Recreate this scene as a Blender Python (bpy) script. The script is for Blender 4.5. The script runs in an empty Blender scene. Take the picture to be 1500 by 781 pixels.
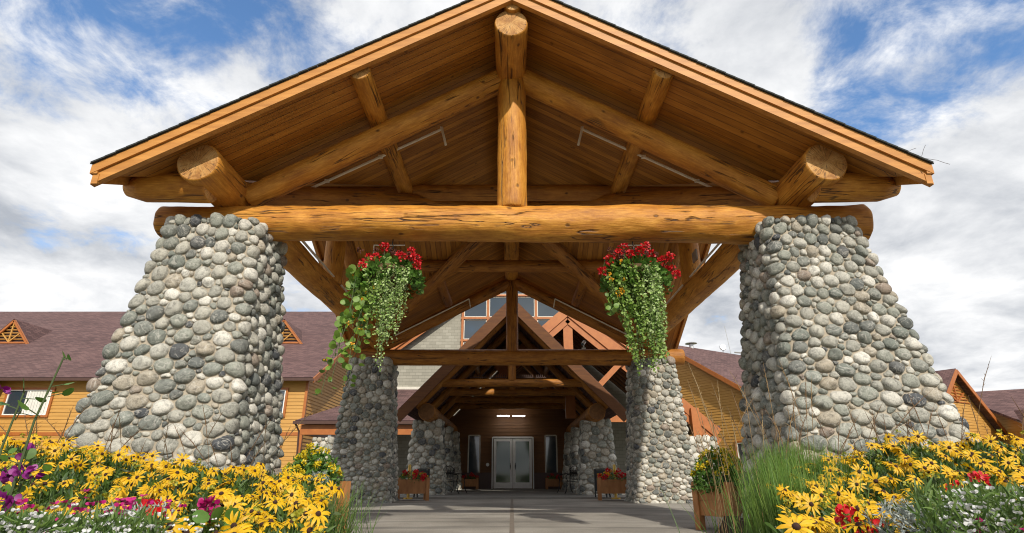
import bpy, math, random
import numpy as np
from mathutils import Vector, Matrix, noise as mn
R = math.radians
sc = bpy.context.scene
col = sc.collection
random.seed(7)
rng = np.random.default_rng(7)

# ------------------------------------------------------------------ camera
H0 = 0.75
cam_d = bpy.data.cameras.new('camera'); cam = bpy.data.objects.new('camera', cam_d); col.objects.link(cam)
cam.location = (0, 0, H0); cam.rotation_euler = (R(90 + 20.47), 0, 0)
cam_d.sensor_width = 36; cam_d.lens = 813 / 1500 * 36; cam_d.clip_end = 3000; cam_d.clip_start = 0.05
sc.camera = cam
# ------------------------------------------------------------------ light
SUN_EL, SUN_AZ = 36.0, 14.0        # azimuth: degrees to the right of straight behind the camera
w = bpy.data.worlds.new('World'); sc.world = w; w.use_nodes = True
nt = w.node_tree; nt.nodes.clear(); N = nt.nodes.new; L = nt.links.new
sun_dir = Vector((math.sin(R(SUN_AZ)) * math.cos(R(SUN_EL)), -math.cos(R(SUN_AZ)) * math.cos(R(SUN_EL)), math.sin(R(SUN_EL))))
sky = N('ShaderNodeTexSky'); sky.sky_type = 'NISHITA'; sky.sun_disc = False
sky.sun_elevation = R(SUN_EL); sky.sun_rotation = math.atan2(sun_dir.x, sun_dir.y)
sky.air_density = 1.0; sky.dust_density = 0.6; sky.ozone_density = 3.5
tc = N('ShaderNodeTexCoord')
def wmath(op, a, b=None, c=None):
    n = N('ShaderNodeMath'); n.operation = op
    for i, q in enumerate((a, b, c)):
        if q is None: continue
        if isinstance(q, (int, float)): n.inputs[i].default_value = q
        else: L(q, n.inputs[i])
    return n.outputs[0]
sep = N('ShaderNodeSeparateXYZ'); L(tc.outputs['Generated'], sep.inputs[0])
zz = wmath('ADD', wmath('MAXIMUM', sep.outputs[2], 0.0), 0.22)
px = wmath('DIVIDE', sep.outputs[0], zz); py = wmath('DIVIDE', sep.outputs[1], zz)
cmb = N('ShaderNodeCombineXYZ'); L(px, cmb.inputs[0]); L(py, cmb.inputs[1])
def wnoise(scale, det, rough, dist=0.0, off=(0, 0, 0), sc3=(1, 1, 1)):
    mp = N('ShaderNodeMapping'); mp.inputs['Location'].default_value = off; mp.inputs['Scale'].default_value = sc3
    L(cmb.outputs[0], mp.inputs[0])
    n = N('ShaderNodeTexNoise'); n.inputs['Scale'].default_value = scale; n.inputs['Detail'].default_value = det
    n.inputs['Roughness'].default_value = rough; n.inputs['Distortion'].default_value = dist
    L(mp.outputs[0], n.inputs['Vector']); return n.outputs[0]
n1 = wnoise(1.9, 9, 0.60, 0.25, (3.1, 1.7, 0)); n2 = wnoise(6.5, 11, 0.64, 0.3, (8.0, 2.0, 0), (1.0, .92, 1)); n3 = wnoise(2.6, 7, 0.55, 0.3, (1.0, 5.5, 0))
cov = wmath('ADD', wmath('MULTIPLY', wmath('SUBTRACT', n1, 0.5), 1.1), wmath('MULTIPLY', wmath('SUBTRACT', n2, 0.5), 1.15))
cov = wmath('ADD', cov, 0.47)
def pdir(u, v):
    x = (u - 750) / 813; y = (390.5 - v) / 813; p = R(20.47)
    return Vector((x, math.cos(p) - y * math.sin(p), math.sin(p) + y * math.cos(p))).normalized()
def blob(u, v, k, amt):
    global cov
    d = N('ShaderNodeVectorMath'); d.operation = 'DOT_PRODUCT'; d.inputs[1].default_value = pdir(u, v); L(tc.outputs['Generated'], d.inputs[0])
    e = wmath('POWER', wmath('MAXIMUM', d.outputs['Value'], 0.0), k)
    cov = wmath('ADD', cov, wmath('MULTIPLY', e, amt))
for u, v, k, amt in [(20, 110, 160, -.30), (120, 10, 160, -.16), (330, 30, 110, -.30), (520, 20, 120, -.22), (70, 335, 900, -.62), (160, 352, 1100, -.55), (220, 365, 1500, -.3),
                     (960, 40, 150, -.35), (1240, 210, 220, -.36), (1460, 20, 70, -.45), (1290, 60, 120, -.22), (1060, 460, 900, -.3),
                     (1090, 60, 500, .35), (60, 230, 120, .32), (150, 400, 220, .5), (1400, 430, 14, .40), (1350, 130, 300, .12), (650, -300, 4, .1)]:
    blob(u, v, k, amt)
mr = N('ShaderNodeMapRange'); mr.interpolation_type = 'SMOOTHSTEP'; mr.inputs[1].default_value = 0.02; mr.inputs[2].default_value = 0.46; L(cov, mr.inputs[0])
cr = N('ShaderNodeValToRGB'); cr.color_ramp.elements[0].position = 0.34; cr.color_ramp.elements[0].color = (4.1, 4.4, 4.9, 1)
cr.color_ramp.elements[1].position = 0.62; cr.color_ramp.elements[1].color = (9.2, 9.2, 9.2, 1)
shade = wmath('ADD', wmath('MULTIPLY', n3, .75), wmath('MULTIPLY', n2, .25)); L(shade, cr.inputs[0])
mx = N('ShaderNodeMix'); mx.data_type = 'RGBA'; L(mr.outputs[0], mx.inputs[0]); skt = N('ShaderNodeVectorMath'); skt.operation = 'MULTIPLY'; skt.inputs[1].default_value = (.86, 1.03, 1.12); L(sky.outputs[0], skt.inputs[0]); L(skt.outputs[0], mx.inputs[6]); L(cr.outputs[0], mx.inputs[7])
# (ramp values above 1 are kept by a multiply)
cr.color_ramp.elements[0].color = (.42, .45, .50, 1); cr.color_ramp.elements[1].color = (.97, .97, .97, 1)
sm = N('ShaderNodeVectorMath'); sm.operation = 'SCALE'; sm.inputs[3].default_value = 6.0; L(cr.outputs[0], sm.inputs[0]); L(sm.outputs[0], mx.inputs[7])
bg = N('ShaderNodeBackground'); bg.inputs[1].default_value = 0.14; L(mx.outputs[2], bg.inputs[0])
wo = N('ShaderNodeOutputWorld'); L(bg.outputs[0], wo.inputs[0])
sl = bpy.data.lights.new('sun', 'SUN'); so = bpy.data.objects.new('sun', sl); col.objects.link(so)
sl.energy = 3.0; sl.angle = R(1.0); sl.color = (1.0, .93, .82)
so.rotation_euler = sun_dir.to_track_quat('Z', 'Y').to_euler(); so.location = (0, -20, 30)
sc.view_settings.view_transform = 'Standard'; sc.view_settings.look = 'None'; sc.view_settings.gamma = 1; sc.view_settings.exposure = 0.45
sc.render.engine = 'CYCLES'
sc.cycles.filter_width = 1.1; sc.cycles.max_bounces = 8; sc.cycles.diffuse_bounces = 5

# ------------------------------------------------------------------ materials
def new_mat(name):
    m = bpy.data.materials.new(name); m.use_nodes = True; n = m.node_tree.nodes; n.clear()
    out = n.new('ShaderNodeOutputMaterial'); b = n.new('ShaderNodeBsdfPrincipled'); m.node_tree.links.new(b.outputs[0], out.inputs[0])
    return m, m.node_tree, b
class G:      # small node-graph helper
    def __init__(s, nt): s.nt = nt
    def n(s, t, **k):
        q = s.nt.nodes.new(t)
        for a, b in k.items(): setattr(q, a, b)
        return q
    def l(s, a, b): s.nt.links.new(a, b)
    def math(s, op, a, b=None):
        q = s.n('ShaderNodeMath', operation=op)
        for i, x in enumerate((a, b)):
            if x is None: continue
            if isinstance(x, (int, float)): q.inputs[i].default_value = x
            else: s.l(x, q.inputs[i])
        return q.outputs[0]
    def coord(s, kind='Object', scale=(1, 1, 1), loc=(0, 0, 0)):
        t = s.n('ShaderNodeTexCoord'); m = s.n('ShaderNodeMapping'); m.inputs['Scale'].default_value = scale; m.inputs['Location'].default_value = loc
        s.l(t.outputs[kind], m.inputs[0]); return m.outputs[0]
    def noise(s, vec, scale, det=4, rough=.55, dist=0):
        q = s.n('ShaderNodeTexNoise'); q.inputs['Scale'].default_value = scale; q.inputs['Detail'].default_value = det
        q.inputs['Roughness'].default_value = rough; q.inputs['Distortion'].default_value = dist
        s.l(vec, q.inputs['Vector']); return q.outputs[0]
    def ramp(s, fac, stops, interp='LINEAR'):
        q = s.n('ShaderNodeValToRGB'); r = q.color_ramp; r.interpolation = interp
        while len(r.elements) < len(stops): r.elements.new(0.5)
        for e, (p, c) in zip(r.elements, stops):
            e.position = p; e.color = (*c, 1) if len(c) == 3 else c
        s.l(fac, q.inputs[0]); return q.outputs[0]
    def mix(s, fac, a, b, mode='MIX'):
        q = s.n('ShaderNodeMix', data_type='RGBA', blend_type=mode)
        for i, x in ((0, fac), (6, a), (7, b)):
            if isinstance(x, (int, float)): q.inputs[i].default_value = x
            elif isinstance(x, tuple): q.inputs[i].default_value = (*x, 1)
            else: s.l(x, q.inputs[i])
        return q.outputs[2]
    def bump(s, h, b, strength=.4, dist=.01):
        q = s.n('ShaderNodeBump'); q.inputs['Strength'].default_value = strength; q.inputs['Distance'].default_value = dist
        s.l(h, q.inputs['Height']); s.l(q.outputs[0], b.inputs['Normal'])
g3 = lambda v: (v, v, v)

def log_material(name, c_dark, c_mid, c_light, rough=.5):
    m, t, b = new_mat(name); g = G(t)
    oi = g.n('ShaderNodeObjectInfo')
    tcn = g.n('ShaderNodeTexCoord'); ad = g.n('ShaderNodeVectorMath', operation='ADD'); g.l(tcn.outputs['Object'], ad.inputs[0])
    mulr = g.n('ShaderNodeVectorMath', operation='SCALE'); mulr.inputs[0].default_value = (7.3, 3.1, 19.7); g.l(oi.outputs['Random'], mulr.inputs[3]); g.l(mulr.outputs[0], ad.inputs[1])
    def mp(scale):
        q = g.n('ShaderNodeMapping'); q.inputs['Scale'].default_value = scale; g.l(ad.outputs[0], q.inputs[0]); return q.outputs[0]
    grain = g.noise(mp((1, 1, .10)), 42, 7, .66, .2)
    patch = g.noise(mp((1, 1, .45)), 4.0, 7, .68, .2)
    f = g.math('ADD', g.math('MULTIPLY', grain, .45), g.math('MULTIPLY', patch, .6))
    c = g.ramp(f, [(.36, c_dark), (.50, c_mid), (.64, c_light)])
    # checks (drying cracks) along the grain
    ck = g.noise(mp((1, 1, .05)), 8, 4, .5, .5)
    ckm = g.ramp(g.math('ABSOLUTE', g.math('SUBTRACT', ck, .5)), [(0, g3(0)), (.017, g3(1))])
    seg = g.ramp(g.noise(mp((1, 1, .5)), 2.1, 2), [(.47, g3(0)), (.53, g3(1))])
    crk = g.math('MAXIMUM', ckm, g.math('SUBTRACT', 1, seg))
    # knots
    vo = g.n('ShaderNodeTexVoronoi'); vo.inputs['Scale'].default_value = 3.6; g.l(mp((1, 1, .7)), vo.inputs['Vector'])
    kn = g.ramp(g.math('ADD', vo.outputs['Distance'], g.math('MULTIPLY', g.math('SUBTRACT', grain, .5), .12)), [(.05, g3(0)), (.11, g3(1))])
    c = g.mix(g.math('SUBTRACT', 1, crk), c, tuple(x * .22 for x in c_dark))
    c = g.mix(g.math('MULTIPLY', g.math('SUBTRACT', 1, kn), .8), c, tuple(x * .3 for x in c_dark))
    g.l(c, b.inputs['Base Color']); b.inputs['Roughness'].default_value = rough
    h = g.math('ADD', g.math('MULTIPLY', grain, .5), g.math('ADD', g.math('MULTIPLY', crk, .8), g.math('MULTIPLY', kn, .4)))
    g.bump(h, b, .9, .02)
    return m
M = {}
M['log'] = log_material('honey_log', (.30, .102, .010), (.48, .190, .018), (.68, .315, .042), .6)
M['log_dark'] = log_material('darker_log', (.20, .068, .007), (.34, .126, .013), (.48, .198, .026), .6)  # darker copy of the honey log, for rear, inner and porch logs
def board_mat_(name):
    m, t, b = new_mat(name); g = G(t); v = g.coord('Object'); f = g.noise(v, 9, 6, .6, .2); g.l(g.ramp(f, [(.3, (.12, .05, .014)), (.7, (.24, .11, .035))]), b.inputs['Base Color']); b.inputs['Roughness'].default_value = .8; return m
def end_mat():
    m, t, b = new_mat('log_end_grain'); g = G(t)
    v = g.coord('Object'); s = g.n('ShaderNodeSeparateXYZ'); g.l(v, s.inputs[0])
    r = g.math('SQRT', g.math('ADD', g.math('POWER', s.outputs[0], 2), g.math('POWER', s.outputs[1], 2)))
    r = g.math('ADD', r, g.math('MULTIPLY', g.noise(v, 5, 3), .03))
    rings = g.math('SINE', g.math('MULTIPLY', r, 330))
    an = g.math('ARCTAN2', s.outputs[1], s.outputs[0])
    cb = g.n('ShaderNodeCombineXYZ'); g.l(g.math('MULTIPLY', an, 2.2), cb.inputs[0]); g.l(g.math('MULTIPLY', r, .8), cb.inputs[1])
    rad = g.ramp(g.math('ABSOLUTE', g.math('SUBTRACT', g.noise(cb.outputs[0], 2.0, 3), .5)), [(0, g3(0)), (.02, g3(1))])
    pch = g.noise(v, 6, 5)
    c = g.ramp(g.math('ADD', pch, g.math('MULTIPLY', rings, .05)), [(.35, (.30, .125, .028)), (.5, (.50, .245, .065)), (.68, (.62, .36, .13))])
    c = g.mix(g.math('SUBTRACT', 1, rad), c, (.10, .045, .015)); g.l(c, b.inputs['Base Color']); b.inputs['Roughness'].default_value = .7
    g.bump(g.math('ADD', rings, g.math('MULTIPLY', pch, 3)), b, .3, .004); return m
M['end'] = end_mat(); M['end_dark'] = board_mat_('darker_log_end')  # second one: darker ends for the darker logs
def plank_material(name, axis, width, cd, cm, cl, grain_axis):
    m, t, b = new_mat(name); g = G(t)
    v = g.coord('Object'); s = g.n('ShaderNodeSeparateXYZ'); g.l(v, s.inputs[0])
    a = g.math('DIVIDE', s.outputs[axis], width); idx = g.math('FLOOR', a); fr = g.math('FRACT', a)
    wn = g.n('ShaderNodeTexWhiteNoise', noise_dimensions='1D'); g.l(idx, wn.inputs['W'])
    scl = [1, 1, 1]; scl[grain_axis] = .07; scl[2] = .12
    off = g.n('ShaderNodeVectorMath', operation='ADD'); g.l(g.coord('Object', tuple(scl)), off.inputs[0]); g.l(wn.outputs['Color'], off.inputs[1])
    gr = g.noise(off.outputs[0], 22, 6, .6, .25); pt = g.noise(v, 1.3, 4)
    # board ends
    f = g.math('ADD', g.math('ADD', g.math('MULTIPLY', gr, .6), g.math('MULTIPLY', wn.outputs['Value'], .22)), g.math('MULTIPLY', pt, .28))
    c = g.ramp(f, [(.36, cd), (.54, cm), (.75, cl)])
    vo = g.n('ShaderNodeTexVoronoi'); vo.inputs['Scale'].default_value = 2.6; g.l(v, vo.inputs['Vector'])
    kn = g.ramp(vo.outputs['Distance'], [(.05, g3(1)), (.10, g3(0))])
    c = g.mix(g.math('MULTIPLY', kn, .6), c, tuple(x * .4 for x in cd))
    seam = g.ramp(g.math('ABSOLUTE', g.math('SUBTRACT', fr, .5)), [(.450, g3(0)), (.485, g3(1))])
    c = g.mix(g.math('MULTIPLY', seam, .75), c, tuple(x * .25 for x in cd))
    g.l(c, b.inputs['Base Color']); b.inputs['Roughness'].default_value = .55
    g.bump(g.math('ADD', g.math('MULTIPLY', seam, -1.5), g.math('MULTIPLY', gr, .3)), b, .6, .008); return m
M['ceil_y'] = plank_material('ceiling_planks', 1, .135, (.21, .078, .009), (.40, .160, .018), (.58, .255, .038), 0)
M['ceil_x'] = plank_material('ceiling_planks_cross', 0, .135, (.21, .078, .009), (.40, .160, .018), (.58, .255, .038), 1)
def board_mat(name, cd, cl, rough=.5, sc3=(.3, .3, .3), scale=14):
    m, t, b = new_mat(name); g = G(t); v = g.coord('Object', sc3)
    f = g.noise(v, scale, 6, .6, .2); c = g.ramp(f, [(.3, cd), (.7, cl)]); g.l(c, b.inputs['Base Color']); b.inputs['Roughness'].default_value = rough
    g.bump(f, b, .25, .006); return m
M['fascia'] = board_mat('fascia_board', (.40, .16, .028), (.60, .27, .055), .55, (.10, 1, 1), 16)
M['trim'] = board_mat('orange_trim', (.34, .10, .020), (.43, .145, .030))
M['siding'] = board_mat('amber_siding', (.45, .225, .045), (.56, .305, .075), .6, (.1, .1, 1.5), 9)
M['siding_dark'] = board_mat('shaded_brown_siding', (.13, .055, .016), (.20, .085, .025), .6, (.1, .1, 1.5), 9)  # amber siding with shade put into its colour; also the brown rafters
M['barge'] = board_mat('dark_stained_board', (.085, .028, .006), (.15, .055, .012), .75, (.15, 1, 1), 14)
M['planter'] = board_mat('cedar_planter', (.30, .12, .035), (.46, .21, .07), .6, (1, 1, .3), 9)
def shingle_mat(name, cols, sx=1.0, bw=.32, rh=.14, mortar=.012, bumpk=.7, cw=.45):
    m, t, b = new_mat(name); g = G(t); v = g.coord('UV')
    br = g.n('ShaderNodeTexBrick'); br.inputs['Scale'].default_value = 1; br.inputs['Brick Width'].default_value = bw; br.inputs['Row Height'].default_value = rh
    br.inputs['Mortar Size'].default_value = mortar; br.inputs['Color1'].default_value = (0, 0, 0, 1); br.inputs['Color2'].default_value = (1, 1, 1, 1); br.inputs['Mortar'].default_value = (.1, .1, .1, 1)
    br.inputs['Bias'].default_value = 0; g.l(v, br.inputs['Vector'])
    big = g.noise(v, .35, 4); fine = g.noise(v, 45, 4)
    f = g.math('ADD', g.math('MULTIPLY', br.outputs['Color'], cw), g.math('ADD', g.math('MULTIPLY', big, .45), g.math('MULTIPLY', fine, .30)))
    c = g.ramp(f, [(.2, cols[0]), (.5, cols[1]), (.85, cols[2])]); c = g.mix(g.math('MULTIPLY', br.outputs['Fac'], .5), c, tuple(x * .4 for x in cols[0]))
    g.l(c, b.inputs['Base Color']); b.inputs['Roughness'].default_value = .9
    s = g.n('ShaderNodeSeparateXYZ'); g.l(v, s.inputs[0]); saw = g.math('FRACT', g.math('DIVIDE', s.outputs[1], rh))
    g.bump(g.math('ADD', g.math('MULTIPLY', saw, -1), g.math('MULTIPLY', fine, .4)), b, bumpk, .012); return m
M['roof'] = shingle_mat('plum_shingles', [(.05, .024, .023), (.105, .053, .050), (.17, .093, .085)])
M['roof_dark'] = shingle_mat('dark_shingles', [(.03, .035, .033), (.05, .055, .05), (.08, .08, .075)])
M['slate'] = shingle_mat('grey_wall_shingles', [(.22, .21, .17), (.31, .295, .24), (.42, .40, .335)], bw=.34, rh=.17, mortar=.006, cw=.22)
def plain(name, c, rough=.5, metal=0, noise_amt=.15, scale=8, spec=None):
    m, t, b = new_mat(name); g = G(t); v = g.coord('Object'); f = g.noise(v, scale, 5)
    cc = g.ramp(f, [(.3, tuple(x * (1 - noise_amt) for x in c)), (.7, tuple(min(1, x * (1 + noise_amt)) for x in c))])
    g.l(cc, b.inputs['Base Color']); b.inputs['Roughness'].default_value = rough; b.inputs['Metallic'].default_value = metal; return m
M['white'] = plain('white_paint', (.85, .84, .81), .4, 0, .05)
M['frame_cream'] = plain('cream_frame', (.62, .58, .50), .5, 0, .08)
M['iron'] = plain('black_iron', (.012, .012, .012), .4, .5)
M['brass'] = plain('brass', (.60, .40, .10), .35, .8)
M['gutter'] = plain('brown_gutter', (.075, .035, .025), .45, 0, .1)
M['pipe'] = plain('grey_conduit', (.80, .74, .60), .5, .0)
M['steel'] = plain('steel_silver', (.55, .55, .54), .35, .7)
M['camera'] = plain('camera_body', (.6, .6, .58), .35, .2)
M['soil'] = plain('soil', (.035, .024, .015), .95, 0, .4, 20)
M['curtain'] = plain('white_curtain', (.70, .68, .62), .8, 0, .08, 3)
M['coir'] = plain('coir_liner', (.10, .055, .025), .95, 0, .4, 30)
M['twig'] = plain('dry_twig', (.08, .06, .05), .9)
def glass_mat(name, c, rough=.04):
    m, t, b = new_mat(name); b.inputs['Base Color'].default_value = (*c, 1); b.inputs['Roughness'].default_value = rough
    b.inputs['Specular IOR Level'].default_value = .8; b.inputs['Coat Weight'].default_value = .6; b.inputs['Coat Roughness'].default_value = .02; return m
M['glass'] = glass_mat('window_glass', (.03, .045, .06)); M['glass_reflected_green'] = glass_mat('door_glass', (.05, .085, .04), .06); M['glass_reflected_green'].node_tree.nodes['Principled BSDF'].inputs['Coat Weight'].default_value = 0  # door glass green puts reflected trees into the base colour
def lamp_mat():
    m, t, b = new_mat('lit_tube'); b.inputs['Emission Color'].default_value = (1, .97, .9, 1); b.inputs['Emission Strength'].default_value = 10.0; return m
M['lamp'] = lamp_mat()
def stone_mat():
    m, t, b = new_mat('river_stone'); g = G(t)
    ge = g.n('ShaderNodeNewGeometry'); rnd = ge.outputs['Random Per Island']
    base = g.ramp(rnd, [(0, (.30, .295, .26)), (.10, (.52, .50, .45)), (.19, (.20, .21, .19)), (.28, (.40, .385, .335)), (.36, (.12, .13, .125)), (.43, (.36, .315, .25)), (.48, (.26, .27, .235)),
                        (.56, (.60, .58, .53)), (.65, (.16, .175, .155)), (.73, (.34, .33, .29)), (.80, (.44, .43, .385)), (.87, (.27, .215, .175)), (.90, (.22, .235, .21)), (.95, (.065, .07, .078))], 'CONSTANT')
    wn = g.n('ShaderNodeTexWhiteNoise', noise_dimensions='1D'); g.l(g.math('MULTIPLY', rnd, 91.7), wn.inputs['W'])
    v = g.coord('Object'); ad = g.n('ShaderNodeVectorMath', operation='ADD'); sc_ = g.n('ShaderNodeVectorMath', operation='SCALE'); g.l(wn.outputs['Color'], sc_.inputs[0]); sc_.inputs[3].default_value = 20
    g.l(v, ad.inputs[0]); g.l(sc_.outputs[0], ad.inputs[1]); v2 = ad.outputs[0]
    mott = g.noise(v2, 16, 7, .68, .4); speck = g.noise(v2, 85, 5, .7); vein = g.noise(v2, 6, 5, .55, 1.2)
    c = g.mix(g.math('MULTIPLY', g.math('SUBTRACT', wn.outputs['Value'], .3), .4), base, (.34, .33, .29))
    c = g.mix(1.0, c, g.ramp(mott, [(.30, g3(.36)), (.52, g3(1)), (.72, g3(1.0))]), 'MULTIPLY')
    c = g.mix(.8, c, g.ramp(speck, [(.33, g3(.45)), (.5, g3(.95)), (.70, g3(1))]), 'MULTIPLY')
    c = g.mix(g.ramp(g.math('ABSOLUTE', g.math('SUBTRACT', vein, .5)), [(0, g3(.55)), (.02, g3(0))]), c, (.48, .46, .42))
    c = g.mix(1.0, c, (1.24, 1.23, 1.19), 'MULTIPLY')
    g.l(c, b.inputs['Base Color']); b.inputs['Roughness'].default_value = .75
    g.bump(g.math('ADD', g.math('MULTIPLY', mott, 1.0), g.math('MULTIPLY', speck, .4)), b, .9, .02); return m
M['stone'] = stone_mat()
def mortar_mat():
    m, t, b = new_mat('sandy_mortar'); g = G(t); v = g.coord('Object'); f = g.noise(v, 30, 6, .7); f2 = g.noise(v, 3, 3)
    g.l(g.ramp(g.math('ADD', g.math('MULTIPLY', f, .6), g.math('MULTIPLY', f2, .4)), [(.3, (.30, .25, .185)), (.7, (.44, .385, .30))]), b.inputs['Base Color'])
    b.inputs['Roughness'].default_value = .95; g.bump(f, b, .8, .01); return m
M['mortar'] = mortar_mat()
def leaf_mat(name, cols, trans=.25, rough=.5):
    m, t, b = new_mat(name); g = G(t); ge = g.n('ShaderNodeNewGeometry')
    c = g.ramp(ge.outputs['Random Per Island'], [(i / max(1, len(cols) - 1), c) for i, c in enumerate(cols)])
    v = g.coord('Object'); c = g.mix(1.0, c, g.ramp(g.noise(v, 60, 3), [(.3, g3(.75)), (.7, g3(1.0))]), 'MULTIPLY')
    g.l(c, b.inputs['Base Color']); b.inputs['Roughness'].default_value = rough
    tr = g.n('ShaderNodeBsdfTranslucent'); g.l(c, tr.inputs[0]); ms = g.n('ShaderNodeMixShader'); ms.inputs[0].default_value = trans
    out = [n for n in t.nodes if n.type == 'OUTPUT_MATERIAL'][0]
    g.l(b.outputs[0], ms.inputs[1]); g.l(tr.outputs[0], ms.inputs[2]); g.l(ms.outputs[0], out.inputs[0]); return m
M['leaf'] = leaf_mat('bed_leaf', [(.025, .055, .010), (.06, .12, .018), (.11, .19, .028), (.04, .085, .018)])
M['leaf_light'] = leaf_mat('nasturtium_leaf', [(.16, .30, .035), (.26, .42, .06), (.12, .24, .04), (.32, .46, .09)], .35)
M['leaf_mid'] = leaf_mat('geranium_leaf', [(.07, .17, .025), (.13, .27, .04), (.10, .20, .03)], .3)
M['ivy'] = leaf_mat('variegated_ivy', [(.26, .44, .09), (.48, .62, .22), (.17, .32, .05), (.58, .68, .34), (.32, .50, .11)], .2)
M['ivy_dark'] = leaf_mat('trailing_green', [(.15, .30, .04), (.28, .44, .08), (.40, .54, .15), (.20, .34, .05)], .25)
M['grass'] = leaf_mat('blade_green', [(.06, .13, .022), (.11, .20, .035), (.17, .26, .055), (.05, .10, .02)], .3)
M['fresh_grass'] = leaf_mat('fresh_blade', [(.10, .22, .03), (.16, .30, .045), (.24, .36, .07), (.08, .17, .025)], .35)
M['straw'] = leaf_mat('straw', [(.34, .22, .09), (.24, .13, .05), (.42, .30, .14)], .2)
M['rust_grass'] = leaf_mat('rusty_seed_stalk', [(.14, .07, .03), (.22, .12, .05), (.10, .07, .025)], .1)
M['petal'] = leaf_mat('golden_petal', [(.76, .42, .001), (.86, .53, .003), (.80, .47, .002)], .25, .5)
M['bud'] = leaf_mat('bud_green', [(.30, .34, .03), (.50, .42, .03), (.20, .28, .03)], .2)
M['petal_lemon'] = leaf_mat('lemon_petal', [(.85, .68, .03), (.80, .60, .02)], .25)
M['petal_orange'] = leaf_mat('orange_petal', [(.85, .30, .01), (.88, .48, .02)], .25)
M['petal_red'] = leaf_mat('red_petal', [(.62, .006, .012), (.75, .012, .02), (.50, .004, .01)], .2)
M['petal_magenta'] = leaf_mat('magenta_petal', [(.42, .005, .12), (.55, .01, .20), (.33, .004, .08)], .2)
M['petal_purple'] = leaf_mat('purple_petal', [(.30, .01, .22), (.20, .01, .15), (.38, .03, .32)], .2)
M['petal_white'] = leaf_mat('white_petal', [(.80, .80, .78), (.72, .72, .70)], .2)
M['silver_leaf'] = leaf_mat('silver_leaf', [(.36, .40, .36), (.46, .50, .46), (.28, .33, .29)], .15)
M['disc'] = plain('flower_disc', (.035, .012, .006), .9, 0, .4, 90)
M['stem'] = plain('green_stem', (.06, .09, .025), .7, 0, .3)
M['spent'] = plain('spent_bloom', (.10, .03, .02), .9, 0, .4, 60)

# ------------------------------------------------------------------ mesh helpers
class MB:
    def __init__(s): s.v = []; s.f = []; s.uv = {}; s.mi = []
    def add(s, vs, fs, mi=0):
        o = len(s.v); s.v += [tuple(q) for q in vs]; s.f += [tuple(i + o for i in f) for f in fs]; s.mi += [mi] * len(fs); return o
    def box(s, c, d, rot=None, mi=0):
        hx, hy, hz = d[0] / 2, d[1] / 2, d[2] / 2
        vs = [Vector((x, y, z)) for x in (-hx, hx) for y in (-hy, hy) for z in (-hz, hz)]
        if rot is not None: vs = [rot @ q for q in vs]
        vs = [q + Vector(c) for q in vs]
        s.add(vs, [(0, 1, 3, 2), (4, 6, 7, 5), (0, 4, 5, 1), (2, 3, 7, 6), (0, 2, 6, 4), (1, 5, 7, 3)], mi)
    def beam(s, a, b, wd, ht, up=(0, 0, 1), mi=0):        # rectangular bar from a to b
        a = Vector(a); b = Vector(b); z = (b - a).normalized(); x = Vector(up).cross(z)
        if x.length < 1e-4: x = Vector((1, 0, 0)).cross(z)
        x.normalize(); y = z.cross(x); vs = []
        for p in (a, b):
            for i, j in ((-1, -1), (1, -1), (1, 1), (-1, 1)): vs.append(p + x * i * wd / 2 + y * j * ht / 2)
        s.add(vs, [(3, 2, 1, 0), (4, 5, 6, 7), (0, 1, 5, 4), (1, 2, 6, 5), (2, 3, 7, 6), (3, 0, 4, 7)], mi)
    def tube(s, pts, r, seg=6, mi=0, cap=True):
        pts = [Vector(p) for p in pts]; rr = r if isinstance(r, (list, tuple)) else [r] * len(pts); vs = []
        for i, p in enumerate(pts):
            t = (pts[min(i + 1, len(pts) - 1)] - pts[max(i - 1, 0)]).normalized()
            x = t.orthogonal().normalized() if i == 0 else (px_ - t * px_.dot(t)).normalized()
            px_ = x; y = t.cross(x)
            vs += [p + (x * math.cos(a) + y * math.sin(a)) * rr[i] for a in [2 * math.pi * k / seg for k in range(seg)]]
        fs = []
        for i in range(len(pts) - 1):
            for k in range(seg):
                a = i * seg + k; b = i * seg + (k + 1) % seg; fs.append((a, b, b + seg, a + seg))
        if cap: fs += [tuple(reversed(range(seg))), tuple(range((len(pts) - 1) * seg, len(pts) * seg))]
        s.add(vs, fs, mi)
    def poly(s, vs, uv=None, mi=0):
        s.add(vs, [tuple(range(len(vs)))], mi)
        if uv: s.uv[len(s.f) - 1] = uv
    def build(s, name, mat, parent=None, smooth=False, loc=None):
        me = bpy.data.meshes.new(name); me.from_pydata(s.v, [], s.f)
        for q in (mat if isinstance(mat, (list, tuple)) else [mat]): me.materials.append(q)
        if any(s.mi): me.polygons.foreach_set('material_index', s.mi)
        if s.uv:
            uvl = me.uv_layers.new(name='UVMap')
            for fi, uv in s.uv.items():
                for li, q in zip(me.polygons[fi].loop_indices, uv): uvl.data[li].uv = q
        if smooth: me.polygons.foreach_set('use_smooth', [True] * len(me.polygons))
        me.update(); o = bpy.data.objects.new(name, me); col.objects.link(o)
        if parent: o.parent = parent
        if loc: o.location = loc
        return o
def tag(o, label=None, cat=None, group=None, kind=None):
    if label: o['label'] = label
    if cat: o['category'] = cat
    if group: o['group'] = group
    if kind: o['kind'] = kind
    return o
def thing(name, label, cat, loc=(0, 0, 0), rz=0, group=None):
    o = bpy.data.objects.new(name, None); col.objects.link(o); o.location = loc; o.rotation_euler = (0, 0, rz); o.empty_display_size = .1
    return tag(o, label, cat, group)
def copy_tree(o, parent=None):
    c = o.copy(); col.objects.link(c)
    if parent: c.parent = parent
    for ch in list(o.children):
        copy_tree(ch, c)
    return c
def rel(o, parent):      # parent without moving (parent transforms are plain)
    bpy.context.view_layer.update(); o.parent = parent; o.matrix_parent_inverse = parent.matrix_world.inverted(); return o
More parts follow.
